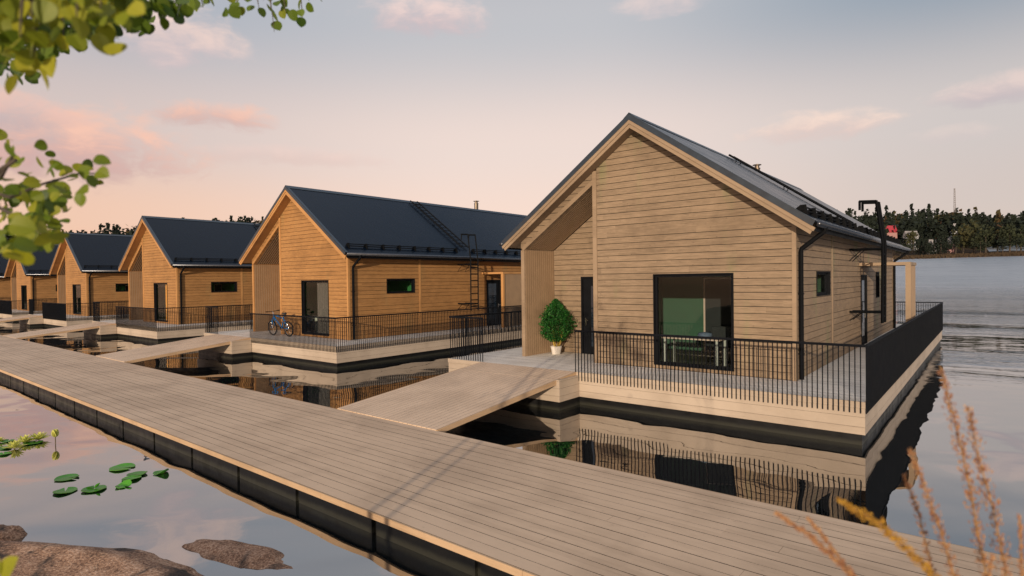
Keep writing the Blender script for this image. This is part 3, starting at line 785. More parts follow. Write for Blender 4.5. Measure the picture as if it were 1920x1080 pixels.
# ------------------------------------------------------------------ things on the decks and in the rooms
def bike(loc):
    root = empty('bicycle', loc, 'blue mountain bicycle parked on the deck in front of the golden timber house', 'bicycle'); r = .355
    fx, bx = -.65, .62
    for wx in (fx, bx):
        t = MB(); t.torus((wx, 0, r), (0, 1, 0), r-.03, .030, 32, 8); w = t.build('wheel', TYRE, root, smooth=True)
        k = MB(); k.torus((wx, 0, r), (0, 1, 0), r-.066, .011, 32, 6)
        k.build('rim', STEEL, w)
        k = MB(); k.tube([(wx, -.04, r), (wx, .04, r)], .022, 8)
        for q in range(16):
            a = q*math.pi/8; k.tube([(wx, .018 if q % 2 else -.018, r), (wx+(r-.07)*math.cos(a), 0, r+(r-.07)*math.sin(a))], .0025, 4, False)
        k.build('spokes', STEEL, w)
    head, bb, st = Vector((fx+.20, 0, .86)), Vector((.13, 0, .36)), Vector((.33, 0, .90)); ht = Vector((fx+.155, 0, .98))
    f = MB(); f.tube([head, bb], .030); f.tube([ht, st-Vector((.035, 0, .09))], .026); f.tube([bb, st], .022); f.tube([head-Vector((-.03, 0, .08)), ht], .032)
    for y in (-.05, .05): f.tube([(bx, y, r), (.33, y*.4, .76)], .014); f.tube([(bx, y, r), bb], .014)
    f.build('frame', BLUE, root, smooth=True)
    f = MB()
    for y in (-.06, .06): f.tube([(fx, y, r), (fx+.155, y, .78), (fx+.19, y*.4, .86)], [.018, .026, .022])
    f.build('fork', BLUE, root, smooth=True)
    f = MB(); f.tube([ht, ht+Vector((-.02, 0, .09)), ht+Vector((-.08, 0, .13))], .022)
    f.build('stem', STEEL, root)
    h = ht+Vector((-.08, 0, .14)); f = MB(); f.tube([h+Vector((.06, -.36, .02)), h+Vector((0, -.12, 0)), h+Vector((0, .12, 0)), h+Vector((.06, .36, .02))], .015)
    f.tube([h+Vector((.06, -.36, .02)), h+Vector((.045, -.24, .012))], .021); f.tube([h+Vector((.06, .36, .02)), h+Vector((.045, .24, .012))], .021)
    f.build('handlebar', BLACK, root)
    f = MB(); f.tube([st, st+Vector((.03, 0, .10))], .014); f.build('seat_post', STEEL, root)
    f = MB(); s = st+Vector((.04, 0, .12)); f.tube([s+Vector((-.16, 0, .01)), s+Vector((-.05, 0, .012)), s+Vector((.06, 0, .015)), s+Vector((.12, 0, .03))], [.02, .035, .065, .055], 10)
    f.build('saddle', CHARC, root, smooth=True)
    f = MB(); f.torus((bb.x, -.05, bb.z), (0, 1, 0), .085, .008, 20, 5)
    for s_ in (-1, 1): f.tube([bb+Vector((0, .07*s_, 0)), bb+Vector((.12*s_, .07*s_, -.11*s_))], .012); f.box(bb.x+.12*s_-.05, bb.x+.12*s_+.05, .07*s_-.05+.05*s_, .07*s_+.05+.05*s_, bb.z-.11*s_-.012, bb.z-.11*s_+.012)
    f.build('crankset', BLACK, root)
    return root
b = bike((-PER-6.02, 1.16, .003)); b.rotation_euler = (R(4), 0, R(3))

def leaf(mb, p, nrm, tip, size, tint, wid=.8, n=10, fold=.12):
    tip = Vector(tip).normalized(); nrm = Vector(nrm); side = tip.cross(nrm)
    if side.length < 1e-4: side = tip.orthogonal()
    side.normalize(); nrm = side.cross(tip)
    prof = [(0, .0), (.03, .20), (.10, .36), (.20, .46), (.34, .51), (.50, .50), (.66, .43), (.80, .31), (.91, .16), (1.0, .0)] if n >= 10 else [(0, .0), (.10, .34), (.30, .50), (.55, .47), (.80, .26), (1.0, .0)]
    mid = [p+tip*size*t-nrm*size*fold*t*t for t, _ in prof]
    L = [m_+side*size*wid*w+nrm*size*fold*w*1.2 for m_, (t, w) in zip(mid, prof)]
    Rr = [m_-side*size*wid*w+nrm*size*fold*w*1.2 for m_, (t, w) in zip(mid, prof)]
    vs = mid+L[1:-1]+Rr[1:-1]; k = len(mid); fs = []
    li = lambda i: 0 if i == 0 else (k-1 if i == k-1 else k+i-1)
    ri = lambda i: 0 if i == 0 else (k-1 if i == k-1 else k+(k-2)+i-1)
    for i in range(k-1):
        for g in (li, ri):
            q = [i, i+1, g(i+1), g(i)]; q = list(dict.fromkeys(q)); fs.append(tuple(q))
    mb.add(vs, fs, tint)

# potted bush beside the entrance
root = empty('potted_bush', (-9.07, 2.71, 0), 'cone shaped green bush in a small white pot beside the entrance door', 'potted plant')
m = MB(); m.lathe([(.125, 0), (.135, .01), (.185, .25), (.19, .265), (.172, .265), (.165, .20)], (0, 0, 0), 24); po = m.build('pot', POT, root, smooth=False)
m = MB(); m.lathe([(.17, .20), (.02, .225)], (0, 0, 0), 16); m.build('soil', SOIL, po)
rnd = random.Random(11)
m = MB()
for k in range(14):
    a = rnd.uniform(0, 6.28); q = rnd.uniform(.02, .08); e = rnd.uniform(.12, .3)
    m.tube([(q*math.cos(a), q*math.sin(a), .2), (e*.6*math.cos(a), e*.6*math.sin(a), .42), (e*.8*math.cos(a), e*.8*math.sin(a), .55), (e*.7*math.cos(a), e*.7*math.sin(a), .8)], [.014, .011, .007, .003], 5)
m.build('stems', STEMY, root)
m = MB()
def brad(t): return .56*(math.sin(min(1, t*2.1+.12)*math.pi/2)**.8 if t < .42 else max(0, 1-((t-.42)/.60)**1.35))
for k in range(5200):
    t = rnd.random()**.9; a = rnd.uniform(0, 6.28); rr = brad(t)*(1+.20*math.sin(a*5+t*9)+.14*math.sin(a*9-t*17))*(1.18 if rnd.random() < .05 else 1.); q = rr*math.sqrt(rnd.uniform(.35, 1))
    p = Vector((q*math.cos(a), q*math.sin(a), .40+t*1.36)); o = Vector((math.cos(a), math.sin(a), .5))
    leaf(m, p, o+Vector((rnd.gauss(0, .6), rnd.gauss(0, .6), rnd.gauss(.3, .5))), o*.5+Vector((rnd.gauss(0, .5), rnd.gauss(0, .5), rnd.gauss(.45, .5))), rnd.uniform(.036, .07), min(1, max(0, rnd.gauss(.5, .25))), .62, n=6, fold=.2)
m.build('foliage', BUSHL, root, tint=True)

# desk and chair behind the nearest big window
root = empty('desk', (-4.4, 2.62, .035), 'white legged desk behind the big window of the nearest house', 'desk')
m = MB(); m.box(-.80, .80, -.34, .34, .72, .755); m.build('desktop', MATS['pink_frame'], root, bevel=.004)
for x in (-.72, .72):
    for y in (-.30, .30): k = MB(); k.box(x-.025, x+.025, y-.025, y+.025, 0, .72); k.build('leg', MATS['desk_grey'], root)
k = MB(); k.box(-.69, .69, .285, .305, .22, .25); k.build('crossbar', STEEL, root)
root = empty('office_chair', (-4.05, 3.34, .035), 'dark swivel office chair pushed up to the desk in the nearest house', 'chair')
m = MB(); m.box(-.26, .26, -.24, .26, .46, .55); m.build('seat', CHARC, root, bevel=.03)
m = MB(); m.hexa([(-.27, .24, .62), (.27, .24, .62), (.27, .32, .62), (-.27, .32, .62), (-.30, .32, 1.0), (.30, .32, 1.0), (.30, .39, 1.0), (-.30, .39, 1.0)]); m.build('backrest', CHARC, root, bevel=.03)
m = MB(); m.tube([(0, 0, .10), (0, 0, .46)], .03); m.tube([(0, .2, .5), (0, .30, .7)], .03, 6); m.build('column', STEEL, root)
for k in range(5):
    a = k*math.tau/5+.3; m = MB(); m.tube([(0, 0, .12), (.3*math.cos(a), .3*math.sin(a), .075)], [.03, .018], 6); l = m.build('leg', STEEL, root)
    m = MB(); m.torus((.3*math.cos(a), .3*math.sin(a), .033), (math.sin(a), -math.cos(a), 0), .018, .014, 10, 6); m.build('castor', BLACK, l)
m = MB(); m.lathe([(.0, .0), (.16, .01), (.20, .06), (.17, .13), (.05, .15)], (0, 0, 0), 14)
o = m.build('cushion', BLUEF, None, smooth=True); o.location = (-4.15, 2.72, .79); tag(o, 'slate blue cushion lying on the desk in the nearest house', 'cushion')
# room things of the other houses
def in_house(i, x, y): return (x-PER*i, y, .035)
root = empty('daybed', in_house(1, -5.4, 3.0), 'black daybed with white cover behind the front window of the bicycle house', 'bed')
m = MB(); m.box(-1.2, 1.2, -.5, .5, .06, .56); m.build('frame', CHARC, root, bevel=.02)
m = MB(); m.box(-1.2, 1.2, -.52, .52, .565, .80); m.build('cover', WHITE, root, bevel=.06)
for i, lab, cm, cx_ in ((1, 'taupe curtain hanging behind the front window of the bicycle house', MATS['taupe_curtain'], -3.9), (2, 'amber orange curtain hanging behind the front window of the third house', ORANGE, -3.72)):
    m = MB(); n = 40; pts = []
    for k in range(n+1):
        x = -.55+1.1*k/n; y = .045*math.sin(k*1.25); pts.append((x, y))
    m.add([(x, y, .0) for x, y in pts]+[(x, y, 2.42) for x, y in pts]+[(x, y+.012, .0) for x, y in pts]+[(x, y+.012, 2.42) for x, y in pts],
          [(k, k+1, n+2+k, n+1+k) for k in range(n)]+[(2*n+2+k+1, 2*n+2+k, 3*n+3+k, 3*n+4+k) for k in range(n)])
    o = m.build('curtain', cm, None, smooth=True); o.location = in_house(i, cx_, 2.05); tag(o, lab, 'curtain')
root = empty('drawer_chest', in_house(2, -4.0, 2.62), 'white chest of drawers below the orange curtain window of the third house', 'drawers')
m = MB(); m.box(-.55, .55, -.22, .22, .04, .82); m.build('carcass', WHITE, root, bevel=.005)
for k in range(4):
    m = MB(); m.box(-.52, .52, -.245, -.222, .08+k*.185, .08+k*.185+.17); q = m.build('drawer', WHITE, root, bevel=.004)
    m = MB(); m.box(-.08, .08, -.265, -.247, .16+k*.185, .172+k*.185); m.build('handle', BLACK, q)
for i, nm in ((3, 'fourth'), (4, 'fifth')):
    root = empty('pedestal_vase', in_house(i, -4.1, 2.25), 'white pedestal vase low behind the front window of the %s house' % nm, 'vase', 'white vases in the far houses')  # small white vase on a pedestal, gives off no light
    m = MB(); m.lathe([(.13, 0), (.13, .02), (.03, .05), (.025, .35)], (0, 0, 0), 14); m.build('stand', WHITE, root)
    m = MB(); m.lathe([(.10, .35), (.17, .42), (.17, .62), (.08, .70)], (0, 0, 0), 14); m.build('vase_body', WHITE, root, smooth=True)

# ------------------------------------------------------------------ rocks
from mathutils import noise as mnoise
def rock_mat():
    m, nt, b = new_mat('granite')
    P_ = nt.coord('Object'); n1 = nt.noise(P_, 3.5, 6, .62); n2 = nt.noise(P_, 42, 4, .7); n3 = nt.noise(P_, 1.4, 4, .6, .6)
    c = nt.ramp(n2*.65+n1*.35, [(.34, (.04, .028, .022)), (.44, (.21, .115, .07)), (.53, (.42, .25, .155)), (.64, (.66, .46, .33))])
    c = nt.mix(nt.ss(n3, .50, .62, 0., .9), c, (.022, .022, .022))
    c = nt.mix(nt.ss(nt.noise(P_, 9, 4, .7), .60, .72, 0., .7), c, (.07, .075, .045))
    setb(nt, b, c, .85, normal=nt.bump(n2*.5+n1, .8, .03), spec=.3); return m
GRAN = rock_mat()
FW, RT = Vector((-math.sin(YAW), math.cos(YAW), 0)), Vector((math.cos(YAW), math.sin(YAW), 0))
def rock(rr, dd, ar, ad, h, rot, seed, lab, sink=.4, rough=.18, sub=5):
    bm = bmesh.new(); bmesh.ops.create_icosphere(bm, subdivisions=sub, radius=1)
    for v in bm.verts:
        p = v.co.copy(); s = Vector((seed*3.1, seed*1.7, 0))
        k = 1+rough*mnoise.fractal(p*1.1+s, 1., 2., 5)+.10*mnoise.noise(p*2.6+s)+.03*mnoise.fractal(p*7+s, 1., 2., 3)
        sq = lambda t: math.copysign(abs(t)**.8, t)
        v.co = Vector((sq(p.x)*ar*k, sq(p.y)*ad*k, p.z*k*(h+sink) if p.z > 0 else p.z*.4))
    me = bpy.data.meshes.new('boulder'); bm.to_mesh(me); bm.free(); me.materials.append(GRAN); me.polygons.foreach_set('use_smooth', [True]*len(me.polygons))
    o = bpy.data.objects.new('boulder', me); COL.objects.link(o)
    p = Vector((CAM.x, CAM.y, 0))+RT*rr+FW*dd; o.location = (p.x, p.y, ZW-sink); o.rotation_euler = (0, 0, YAW+R(rot)); return tag(o, lab, 'rock')
rock(-4.90, 5.95, 2.25, 1.08, .47, -12, 1, 'large rounded granite boulder in the bottom left corner of the water', rough=.07)
rock(-6.78, 7.62, .50, .26, .13, 0, 4, 'small dark grey rock behind the large boulder at the left edge', rough=.07)
rock(-3.28, 7.02, 1.22, .34, .06, -24, 7, 'flat reddish granite slab just above the water right of the boulder', sink=.25, rough=.22)

# ------------------------------------------------------------------ water lilies
def pad(px, py, wpx, lab, tilt=0, grp='lily pads on the water by the jetty', curl=0.):
    p = at_z(px, py, ZW+.012); d = (p-CAM).dot(FW); r = wpx*d/FPX/2
    m = MB(); n = 28; rnd = random.Random(px*3+py); ring1, ring2 = [], []; a0 = rnd.uniform(0, 6.28)
    for k in range(n+1):
        a = a0+.16+(math.tau-.32)*k/n; q = r*(1+.04*math.sin(a*3+px)+.02*math.sin(a*7)); z = .006+.012*max(0, math.sin(a*2+px))+curl*max(0, math.cos(a-a0-2))**2
        ring1.append((q*.55*math.cos(a), q*.55*math.sin(a), .004)); ring2.append((q*math.cos(a), q*math.sin(a), z))
    vs = [(0, 0, .0)]+ring1+ring2; fs = []; L = n+1
    for k in range(n): fs.append((0, 1+k, 2+k)); fs.append((1+k, 1+L+k, 2+L+k, 2+k))
    lo = [(x, y, z-.006) for x, y, z in vs]; nv = len(vs)
    m.add(vs+lo, fs+[tuple(reversed([i+nv for i in f])) for f in fs]+[(1+L+k, 1+L+k+nv, 2+L+k+nv, 2+L+k) for k in range(n)], rnd.uniform(.25, .75))
    o = m.build('lily_pad', PADM, None, smooth=False, tint=True); o.location = p; o.rotation_euler = (R(tilt), R(tilt*.5), 0)
    return tag(o, lab, 'lily pad', grp)
PADS = [(126, 896, 38, 'lily pad with a torn lower edge, left of the centre of the lower group'), (122, 921, 38, 'round lily pad lowest at the left of the lower group'),
        (177, 917, 40, 'lily pad with a small leaf standing on it, lowest in the middle of the group'), (229, 877, 42, 'large lily pad farthest up in the lower group'),
        (257, 889, 33, 'lily pad half covering the one in front of it, right of the group'), (247, 897, 32, 'lily pad in front of the overlapping pair'),
        (231, 911, 26, 'narrow half sunk sliver of lily leaf below the overlapping pair'), (302, 886, 26, 'small curled lily pad alone at the right'),
        (14, 827, 22, 'dark lily pad behind the open lily flowers at the left'), (7, 840, 24, 'lily pad at the left edge beside the nearest flower'),
        (8, 851, 22, 'lowest lily pad at the left picture edge'), (62, 830, 30, 'dark lily pad under the two right flowers')]
for i, (px, py, w, lab) in enumerate(PADS): pad(px, py, w, lab, curl=.06 if px in (302, 231) else .012)
p = at_z(178, 915, ZW+.02); m = MB(); leaf(m, p, (0, .5, 1), (.3, .3, .5), .12, .6, .4); leaf(m, p, (0, .3, 1), (-.8, -.5, .12), .16, .5, .35)
o = m.build('young_lily_leaf', PADM, None, tint=True); tag(o, 'small folded young leaf rising beside a lily pad in the lower group', 'lily leaf')
def lily(px, py, size, lab, closed=False):
    p = at_z(px, py, ZW); root = empty('water_lily', p, lab, 'water lily', 'yellow water lilies'); rnd = random.Random(px)
    m = MB(); up = .15 if closed else .012
    for ring_, (cnt, el, ln) in enumerate(((9, 22, 1.), (8, 45, .95), (6, 68, .85)) if not closed else ((6, 72, 1.), (6, 80, .95))):
        for k in range(cnt):
            a = k*math.tau/cnt+ring_*.4; e = R(el+rnd.uniform(-5, 5)); d = Vector((math.cos(a)*math.cos(e), math.sin(a)*math.cos(e), math.sin(e)))
            leaf(m, Vector((d.x*.012, d.y*.012, up)), Vector((-math.cos(a)*math.sin(e), -math.sin(a)*math.sin(e), math.cos(e))), d, size*ln, rnd.uniform(.3, 1.), .34 if not closed else .6, fold=-.12 if closed else .1)
    m.build('petals', PETAL, root, tint=True)
    m = MB(); m.tube([(0, 0, -.2), (0, 0, up)], .010, 6); m.build('stem', simple('lily_stem_%d' % px, (.10, .07, .03), .6), root)
lily(27, 842, .21, 'open yellow water lily nearest the viewer at the left'); lily(47, 831, .21, 'open yellow water lily in the middle of the three'); lily(73, 826, .22, 'open yellow water lily right of the other open ones')
lily(104, 833, .17, 'closed yellow lily bud on a stem above the water', True); lily(-1, 829, .12, 'yellow water lily cut by the left picture edge')

# ------------------------------------------------------------------ tree with branches hanging into the picture
TB = Vector((-1.30, -15.30, .05))
root = empty('aspen_tree', TB, 'young aspen at the shore whose leafy branches hang into the top left', 'tree')
B = tuple(TB); rnd = random.Random(31)
m = MB(); m.tube([TB-Vector((0, 0, .4)), TB+Vector((.02, .0, 1.6)), TB+Vector((-.02, .05, 3.4)), TB+Vector((0, 0, 5.6))], [.055, .048, .036, .012], 10)
T2 = Vector((-1.01, -15.17, .05)); m.tube([TB-Vector((0, 0, .3)), T2+Vector((0, 0, .5)), T2+Vector((.02, .03, 2.2)), T2+Vector((.06, .1, 4.6))], [.05, .045, .038, .010], 10)
m.build('trunk', BARK, root, B)
LV, TW = MB(), MB()
def hang(p, size, tint, dirv=None):
    d = Vector((rnd.gauss(0, .55), rnd.gauss(0, .55), rnd.gauss(-.65, .45))) if dirv is None else dirv
    nrm = -FW*rnd.uniform(.2, 1.2)+Vector((rnd.gauss(0, .5), rnd.gauss(0, .5), rnd.gauss(.35, .45)))
    leaf(LV, p, nrm, d, size, tint, .98, fold=rnd.uniform(.02, .16))
def twig(pts, r0): TW.tube(pts, [r0*(1-.75*i/(len(pts)-1)) for i in range(len(pts))], 6)
# upper bough: runs just above the picture edge
up = [TB+Vector((0, .03, 3.0)), at_depth(-420, -160, 1.9), at_depth(-120, -60, 1.45), at_depth(90, -35, 1.35), at_depth(260, -30, 1.8), at_depth(430, -25, 2.3), at_depth(620, -20, 2.6)]
twig(up, .022)
def low_y(x):
    t = [(-60, 150), (0, 150), (40, 150), (80, 140), (110, 110), (140, 88), (190, 92), (215, 65), (250, 50)]
    for (a, ya), (b2, yb) in zip(t[:-1], t[1:]):
        if a <= x <= b2: return ya+(yb-ya)*(x-a)/(b2-a)
    return 40
for k in range(520):
    x = rnd.uniform(-60, 250); y = rnd.uniform(-70, low_y(x)-26); d = rnd.choice((rnd.uniform(1.0, 1.3), rnd.uniform(1.3, 1.9), rnd.uniform(1.6, 2.2)))
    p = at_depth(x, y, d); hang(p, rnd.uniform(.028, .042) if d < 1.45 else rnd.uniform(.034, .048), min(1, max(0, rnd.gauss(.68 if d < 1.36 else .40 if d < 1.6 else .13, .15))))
    if k % 5 == 0: TW.tube([at_depth(x+rnd.uniform(-20, 20), -60, d), at_depth(x, y-20, d), p], [.004, .002, .001], 5)
for k in range(230):
    x = rnd.uniform(-40, 345); y = rnd.uniform(-50, (low_y(min(x, 249))-8 if x < 250 else 46-(x-250)*.25)); d = rnd.uniform(1.7, 2.5)
    hang(at_depth(x, y, d), rnd.uniform(.036, .05), min(.5, max(0, rnd.gauss(.16, .1))))
for (x, y) in ((184, 62), (222, 80), (95, 108), (28, 140), (70, 128), (52, 105)): hang(at_depth(x, y, 1.15), .042, .85, Vector((rnd.gauss(0, .3), rnd.gauss(0, .3), -1)))
DR = [(252, 25), (265, 38), (280, 48), (258, 52), (277, 62), (300, 30), (308, 38), (326, 10), (333, 18), (350, 4), (357, -4), (366, 0), (374, 10), (380, 16), (396, -2), (430, -6), (442, 8), (450, 16), (455, -4), (420, 24), (433, 16), (470, -8),
      (485, -8), (474, 14), (488, 18), (500, 12), (510, 30), (514, 44), (526, 0), (520, 6), (527, 22), (533, 12), (540, 20), (546, 22), (562, 22), (565, 36), (565, 2), (574, 12), (580, -10), (597, -6), (503, 0), (508, -14), (350, 14), (340, -2), (384, -2), (315, 4), (296, 8)]
for (x, y) in DR:
    d = 1.75+max(0, (x-250))/330*.8+rnd.uniform(-.15, .15); hang(at_depth(x, y-4, d), rnd.uniform(.034, .046), min(.6, max(0, rnd.gauss(.33, .12))), Vector((rnd.gauss(.15, .4), rnd.gauss(0, .4), -.8)))
for x, ys_ in ((262, (-30, 20, 55)), (300, (-30, 10, 34)), (335, (-30, 0, 16)), (375, (-28, 0, 14)), (440, (-28, -5, 12)), (480, (-26, 0, 18)), (505, (-26, 10, 30, 60)), (530, (-24, 5, 24)), (562, (-24, 5, 42)), (597, (-22, -10))):
    d = 1.75+(x-250)/330*.8; twig([at_depth(x+(i*3), y, d) for i, y in enumerate(ys_)], .0035)
# lower bough at the left edge
lo = [TB+Vector((.0, .03, 2.15)), at_depth(-480, 300, 1.9), at_depth(-200, 360, 1.6), at_depth(-40, 345, 1.5), at_depth(30, 300, 1.45)]
twig(lo, .018)
twig([at_depth(-60, 350, 1.5), at_depth(20, 370, 1.5), at_depth(80, 345, 1.55), at_depth(150, 325, 1.7), at_depth(178, 325, 1.75)], .006)
twig([at_depth(-40, 345, 1.5), at_depth(0, 335, 1.48), at_depth(25, 290, 1.45), at_depth(10, 268, 1.45)], .007)
twig([at_depth(-60, 360, 1.5), at_depth(20, 400, 1.4), at_depth(60, 430, 1.35), at_depth(90, 440, 1.3)], .006)
B2 = [(5, 253), (2, 262), (8, 280), (18, 287), (28, 290), (4, 305), (45, 312), (68, 304), (88, 280), (88, 293), (100, 306), (105, 310), (25, 325), (35, 332), (50, 335), (125, 320), (148, 316), (160, 309), (168, 322), (175, 308), (182, 330), (153, 343), (168, 338), (177, 352),
      (88, 338), (100, 330), (112, 332), (128, 338), (138, 345), (85, 365), (95, 360), (75, 352), (60, 362), (40, 372), (110, 352), (130, 358), (136, 378), (148, 365), (152, 373), (120, 388), (128, 402), (105, 395), (95, 385), (80, 372), (62, 390), (48, 395), (17, 378), (5, 372), (30, 360), (14, 345), (52, 350),
      (10, 395), (25, 405), (38, 412), (5, 415), (55, 420), (70, 418), (85, 428), (66, 432), (42, 432), (18, 430), (2, 440), (90, 440), (100, 448), (20, 446), (35, 452), (52, 450), (70, 452), (62, 462), (45, 478), (42, 490), (25, 465), (8, 462), (0, 478), (15, 482), (80, 446), (96, 455), (108, 446), (0, 330), (-8, 350), (-10, 400), (-12, 450)]
for (x, y) in B2:
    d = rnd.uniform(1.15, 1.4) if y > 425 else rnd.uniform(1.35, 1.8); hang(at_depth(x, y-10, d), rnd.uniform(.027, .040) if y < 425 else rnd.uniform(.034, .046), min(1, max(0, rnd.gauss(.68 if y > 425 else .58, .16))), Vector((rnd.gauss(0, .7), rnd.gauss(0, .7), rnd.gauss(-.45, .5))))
for k in range(95):
    x = rnd.uniform(-20, 120); y = rnd.uniform(345, 470-max(0, x-60)*.5); hang(at_depth(x, y-10, rnd.uniform(1.4, 1.9)), rnd.uniform(.028, .040), min(1, max(0, rnd.gauss(.42, .18))))
# crown above and behind the viewer: sparse clumps
for cx_, cz_, n_ in [(rnd.uniform(-.9, 1.6), rnd.uniform(4.0, 5.0), 16) for k in range(15)]+[(-.25, 2.3, 16), (-.1, 2.55, 14), (.2, 2.1, 10)]:
    c = TB+Vector((cx_, rnd.uniform(-.5, .1), cz_-.05))
    twig([TB+Vector((.0, 0, min(c.z-.7, 5.0))), TB+Vector((cx_*.5, -.1, cz_-.4)), c], .008)
    for q in range(n_): hang(c+Vector((rnd.gauss(0, .24), rnd.gauss(0, .22), rnd.gauss(0, .15))), rnd.uniform(.05, .07), rnd.uniform(.2, .8))
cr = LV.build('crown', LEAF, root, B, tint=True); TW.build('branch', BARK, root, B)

# leafy shoot at the bottom left corner
p = at_depth(-10, 1190, 1.15); root = empty('leafy_shoot', p, 'blurred green leaf of a shoot poking up in the bottom left corner', 'plant')
m = MB(); leaf(m, at_depth(2, 1082, 1.1)-p, -FW+Vector((0, 0, .8)), Vector((.35, .2, .5)), .05, .75, .8); leaf(m, at_depth(-14, 1085, 1.1)-p, -FW+Vector((0, 0, .6)), Vector((-.1, 0, .7)), .05, .7, .7)
m.build('leaf', LEAF, root, tint=True)
m = MB(); m.tube([(0, 0, -.8), (0, 0, 0), at_depth(-4, 1085, 1.1)-p], .003, 5); m.build('stem', STALK, root)

# ------------------------------------------------------------------ tall dry grass in front
def stalk(pts, depth, wpx, mat, lab, density, seed):
    rnd = random.Random(seed); P3 = [at_depth(x, y, depth) for x, y in pts]; base = P3[-1].copy()
    root = empty('grass_stalk', base, lab, 'grass stalk', 'tall dry grass stalks in front')
    b_ = tuple(base)
    m = MB(); low = base+Vector((.1, -.1, -.75)); m.tube(P3+[low], [.0012+.0016*i/len(P3) for i in range(len(P3)+1)], 6); m.build('stem', STALK, root, b_)
    m = MB(); tot = len(P3)-1
    for k in range(density):
        t = rnd.random()**1.0*(tot-.15); i = int(t); q = P3[i].lerp(P3[i+1], t-i); d = (P3[i]-P3[i+1]).normalized()
        w = wpx*depth/FPX*(.35+.65*min(1, t*1.4+.15))
        o = Vector((rnd.gauss(0, 1), rnd.gauss(0, 1), rnd.gauss(0, .6))).normalized()*w*rnd.uniform(.2, 1.0)
        ax = (d+o.normalized()*.5).normalized(); s = rnd.uniform(.0026, .0058); u = ax.orthogonal().normalized()*s*.42; v = ax.cross(u).normalized()*s*.42; c = q+o
        m.add([c-ax*s, c+u, c+v, c-u, c-v, c+ax*s], [(0, 2, 1), (0, 3, 2), (0, 4, 3), (0, 1, 4), (5, 1, 2), (5, 2, 3), (5, 3, 4), (5, 4, 1)], rnd.random())
    m.build('seed_head', mat, root, b_, tint=True)
stalk([(1572, 936), (1650, 982), (1718, 1045), (1768, 1100), (1820, 1180)], 1.05, 12, GOLD, 'thick golden grass spike leaning left over the jetty', 620, 1)
stalk([(1454, 962), (1520, 1005), (1580, 1062), (1640, 1140)], 1.1, 8, SEED, 'orange grass spike farthest left over the jetty boards', 360, 2)
stalk([(1513, 970), (1548, 1012), (1600, 1078), (1660, 1160)], 1.15, 6, SEED, 'short thin orange grass spike just right of the farthest left one', 220, 3)
stalk([(1764, 690), (1790, 790), (1814, 890), (1834, 1000), (1856, 1110)], 1.2, 13, SEED, 'tallest reddish grass stalk reaching up to the deck corner', 430, 4)
stalk([(1815, 762), (1836, 860), (1862, 955), (1884, 1060), (1896, 1160)], 1.2, 16, SEED, 'loose bushy reddish grass stalk right of the tallest one', 420, 5)
stalk([(1708, 843), (1736, 920), (1766, 1000), (1790, 1085), (1810, 1160)], 1.15, 11, SEED, 'reddish grass stalk leaning from the golden spike towards the deck corner', 330, 6)
stalk([(1695, 890), (1722, 960), (1743, 1050), (1756, 1130)], 1.25, 8, SEED, 'thin reddish grass stalk crossing the jetty edge left of its neighbour', 210, 7)
stalk([(1911, 965), (1914, 1030), (1917, 1090), (1920, 1160)], 1.1, 5, SEED, 'dark straight grass stalk at the right picture edge', 170, 8)
stalk([(1862, 1042), (1850, 1090), (1840, 1150)], 1.15, 6, SEED, 'short orange grass tip low between the reddish stalks', 110, 9)

# ------------------------------------------------------------------ light
EL = R(9.65); S = Vector((.394*math.cos(EL), -.919*math.cos(EL), math.sin(EL))).normalized()
sd = bpy.data.lights.new('sun', 'SUN'); sd.energy = 4.1; sd.angle = R(.5); sd.color = (1., .81, .61)
so_ = bpy.data.objects.new('sun', sd); COL.objects.link(so_); so_.rotation_euler = S.to_track_quat('Z', 'Y').to_euler(); so_.location = (20, -40, 20)
world = bpy.data.worlds.new('World'); scene.world = world; world.use_nodes = True
nt = NT(world.node_tree); bg = world.node_tree.nodes['Background']
sky = nt.n('ShaderNodeTexSky', sky_type='NISHITA'); sky.sun_disc = False; sky.sun_elevation = EL; sky.sun_rotation = math.atan2(S.x, S.y)
D = nt.coord('Generated'); dx, dy, dz = nt.sep(D)
L = lambda *c: lin(c)
zc = dz.max(0.)
left = nt.ramp(zc, [(0, L(236, 182, 150)), (.10, L(232, 190, 166)), (.22, L(206, 188, 182)), (.40, L(158, 166, 178)), (.62, L(104, 122, 144)), (.85, L(190, 198, 212)), (1, L(218, 224, 232))], 'EASE')
cent = nt.ramp(zc, [(0, L(244, 208, 186)), (.10, L(238, 209, 194)), (.22, L(230, 209, 199)), (.40, L(188, 187, 190)), (.62, L(108, 125, 146)), (.85, L(190, 198, 212)), (1, L(218, 224, 232))], 'EASE')
rght = nt.ramp(zc, [(0, L(212, 188, 176)), (.10, L(202, 186, 180)), (.22, L(200, 190, 186)), (.40, L(130, 146, 161)), (.62, L(96, 118, 140)), (.85, L(190, 198, 212)), (1, L(218, 224, 232))], 'EASE')
sdir = dx*math.cos(YAW)+dy*math.sin(YAW)
c = nt.mix(nt.ss(sdir, -.68, -.05), left, cent); c = nt.mix(nt.ss(sdir, .10, .66), c, rght)
# warm glow round the low sun, behind the viewer
sdot = (dx*S.x+dy*S.y+dz*S.z).max(0.)
c = nt.mix(sdot.pow(5.)*.5, c, (1.5, .95, .55))
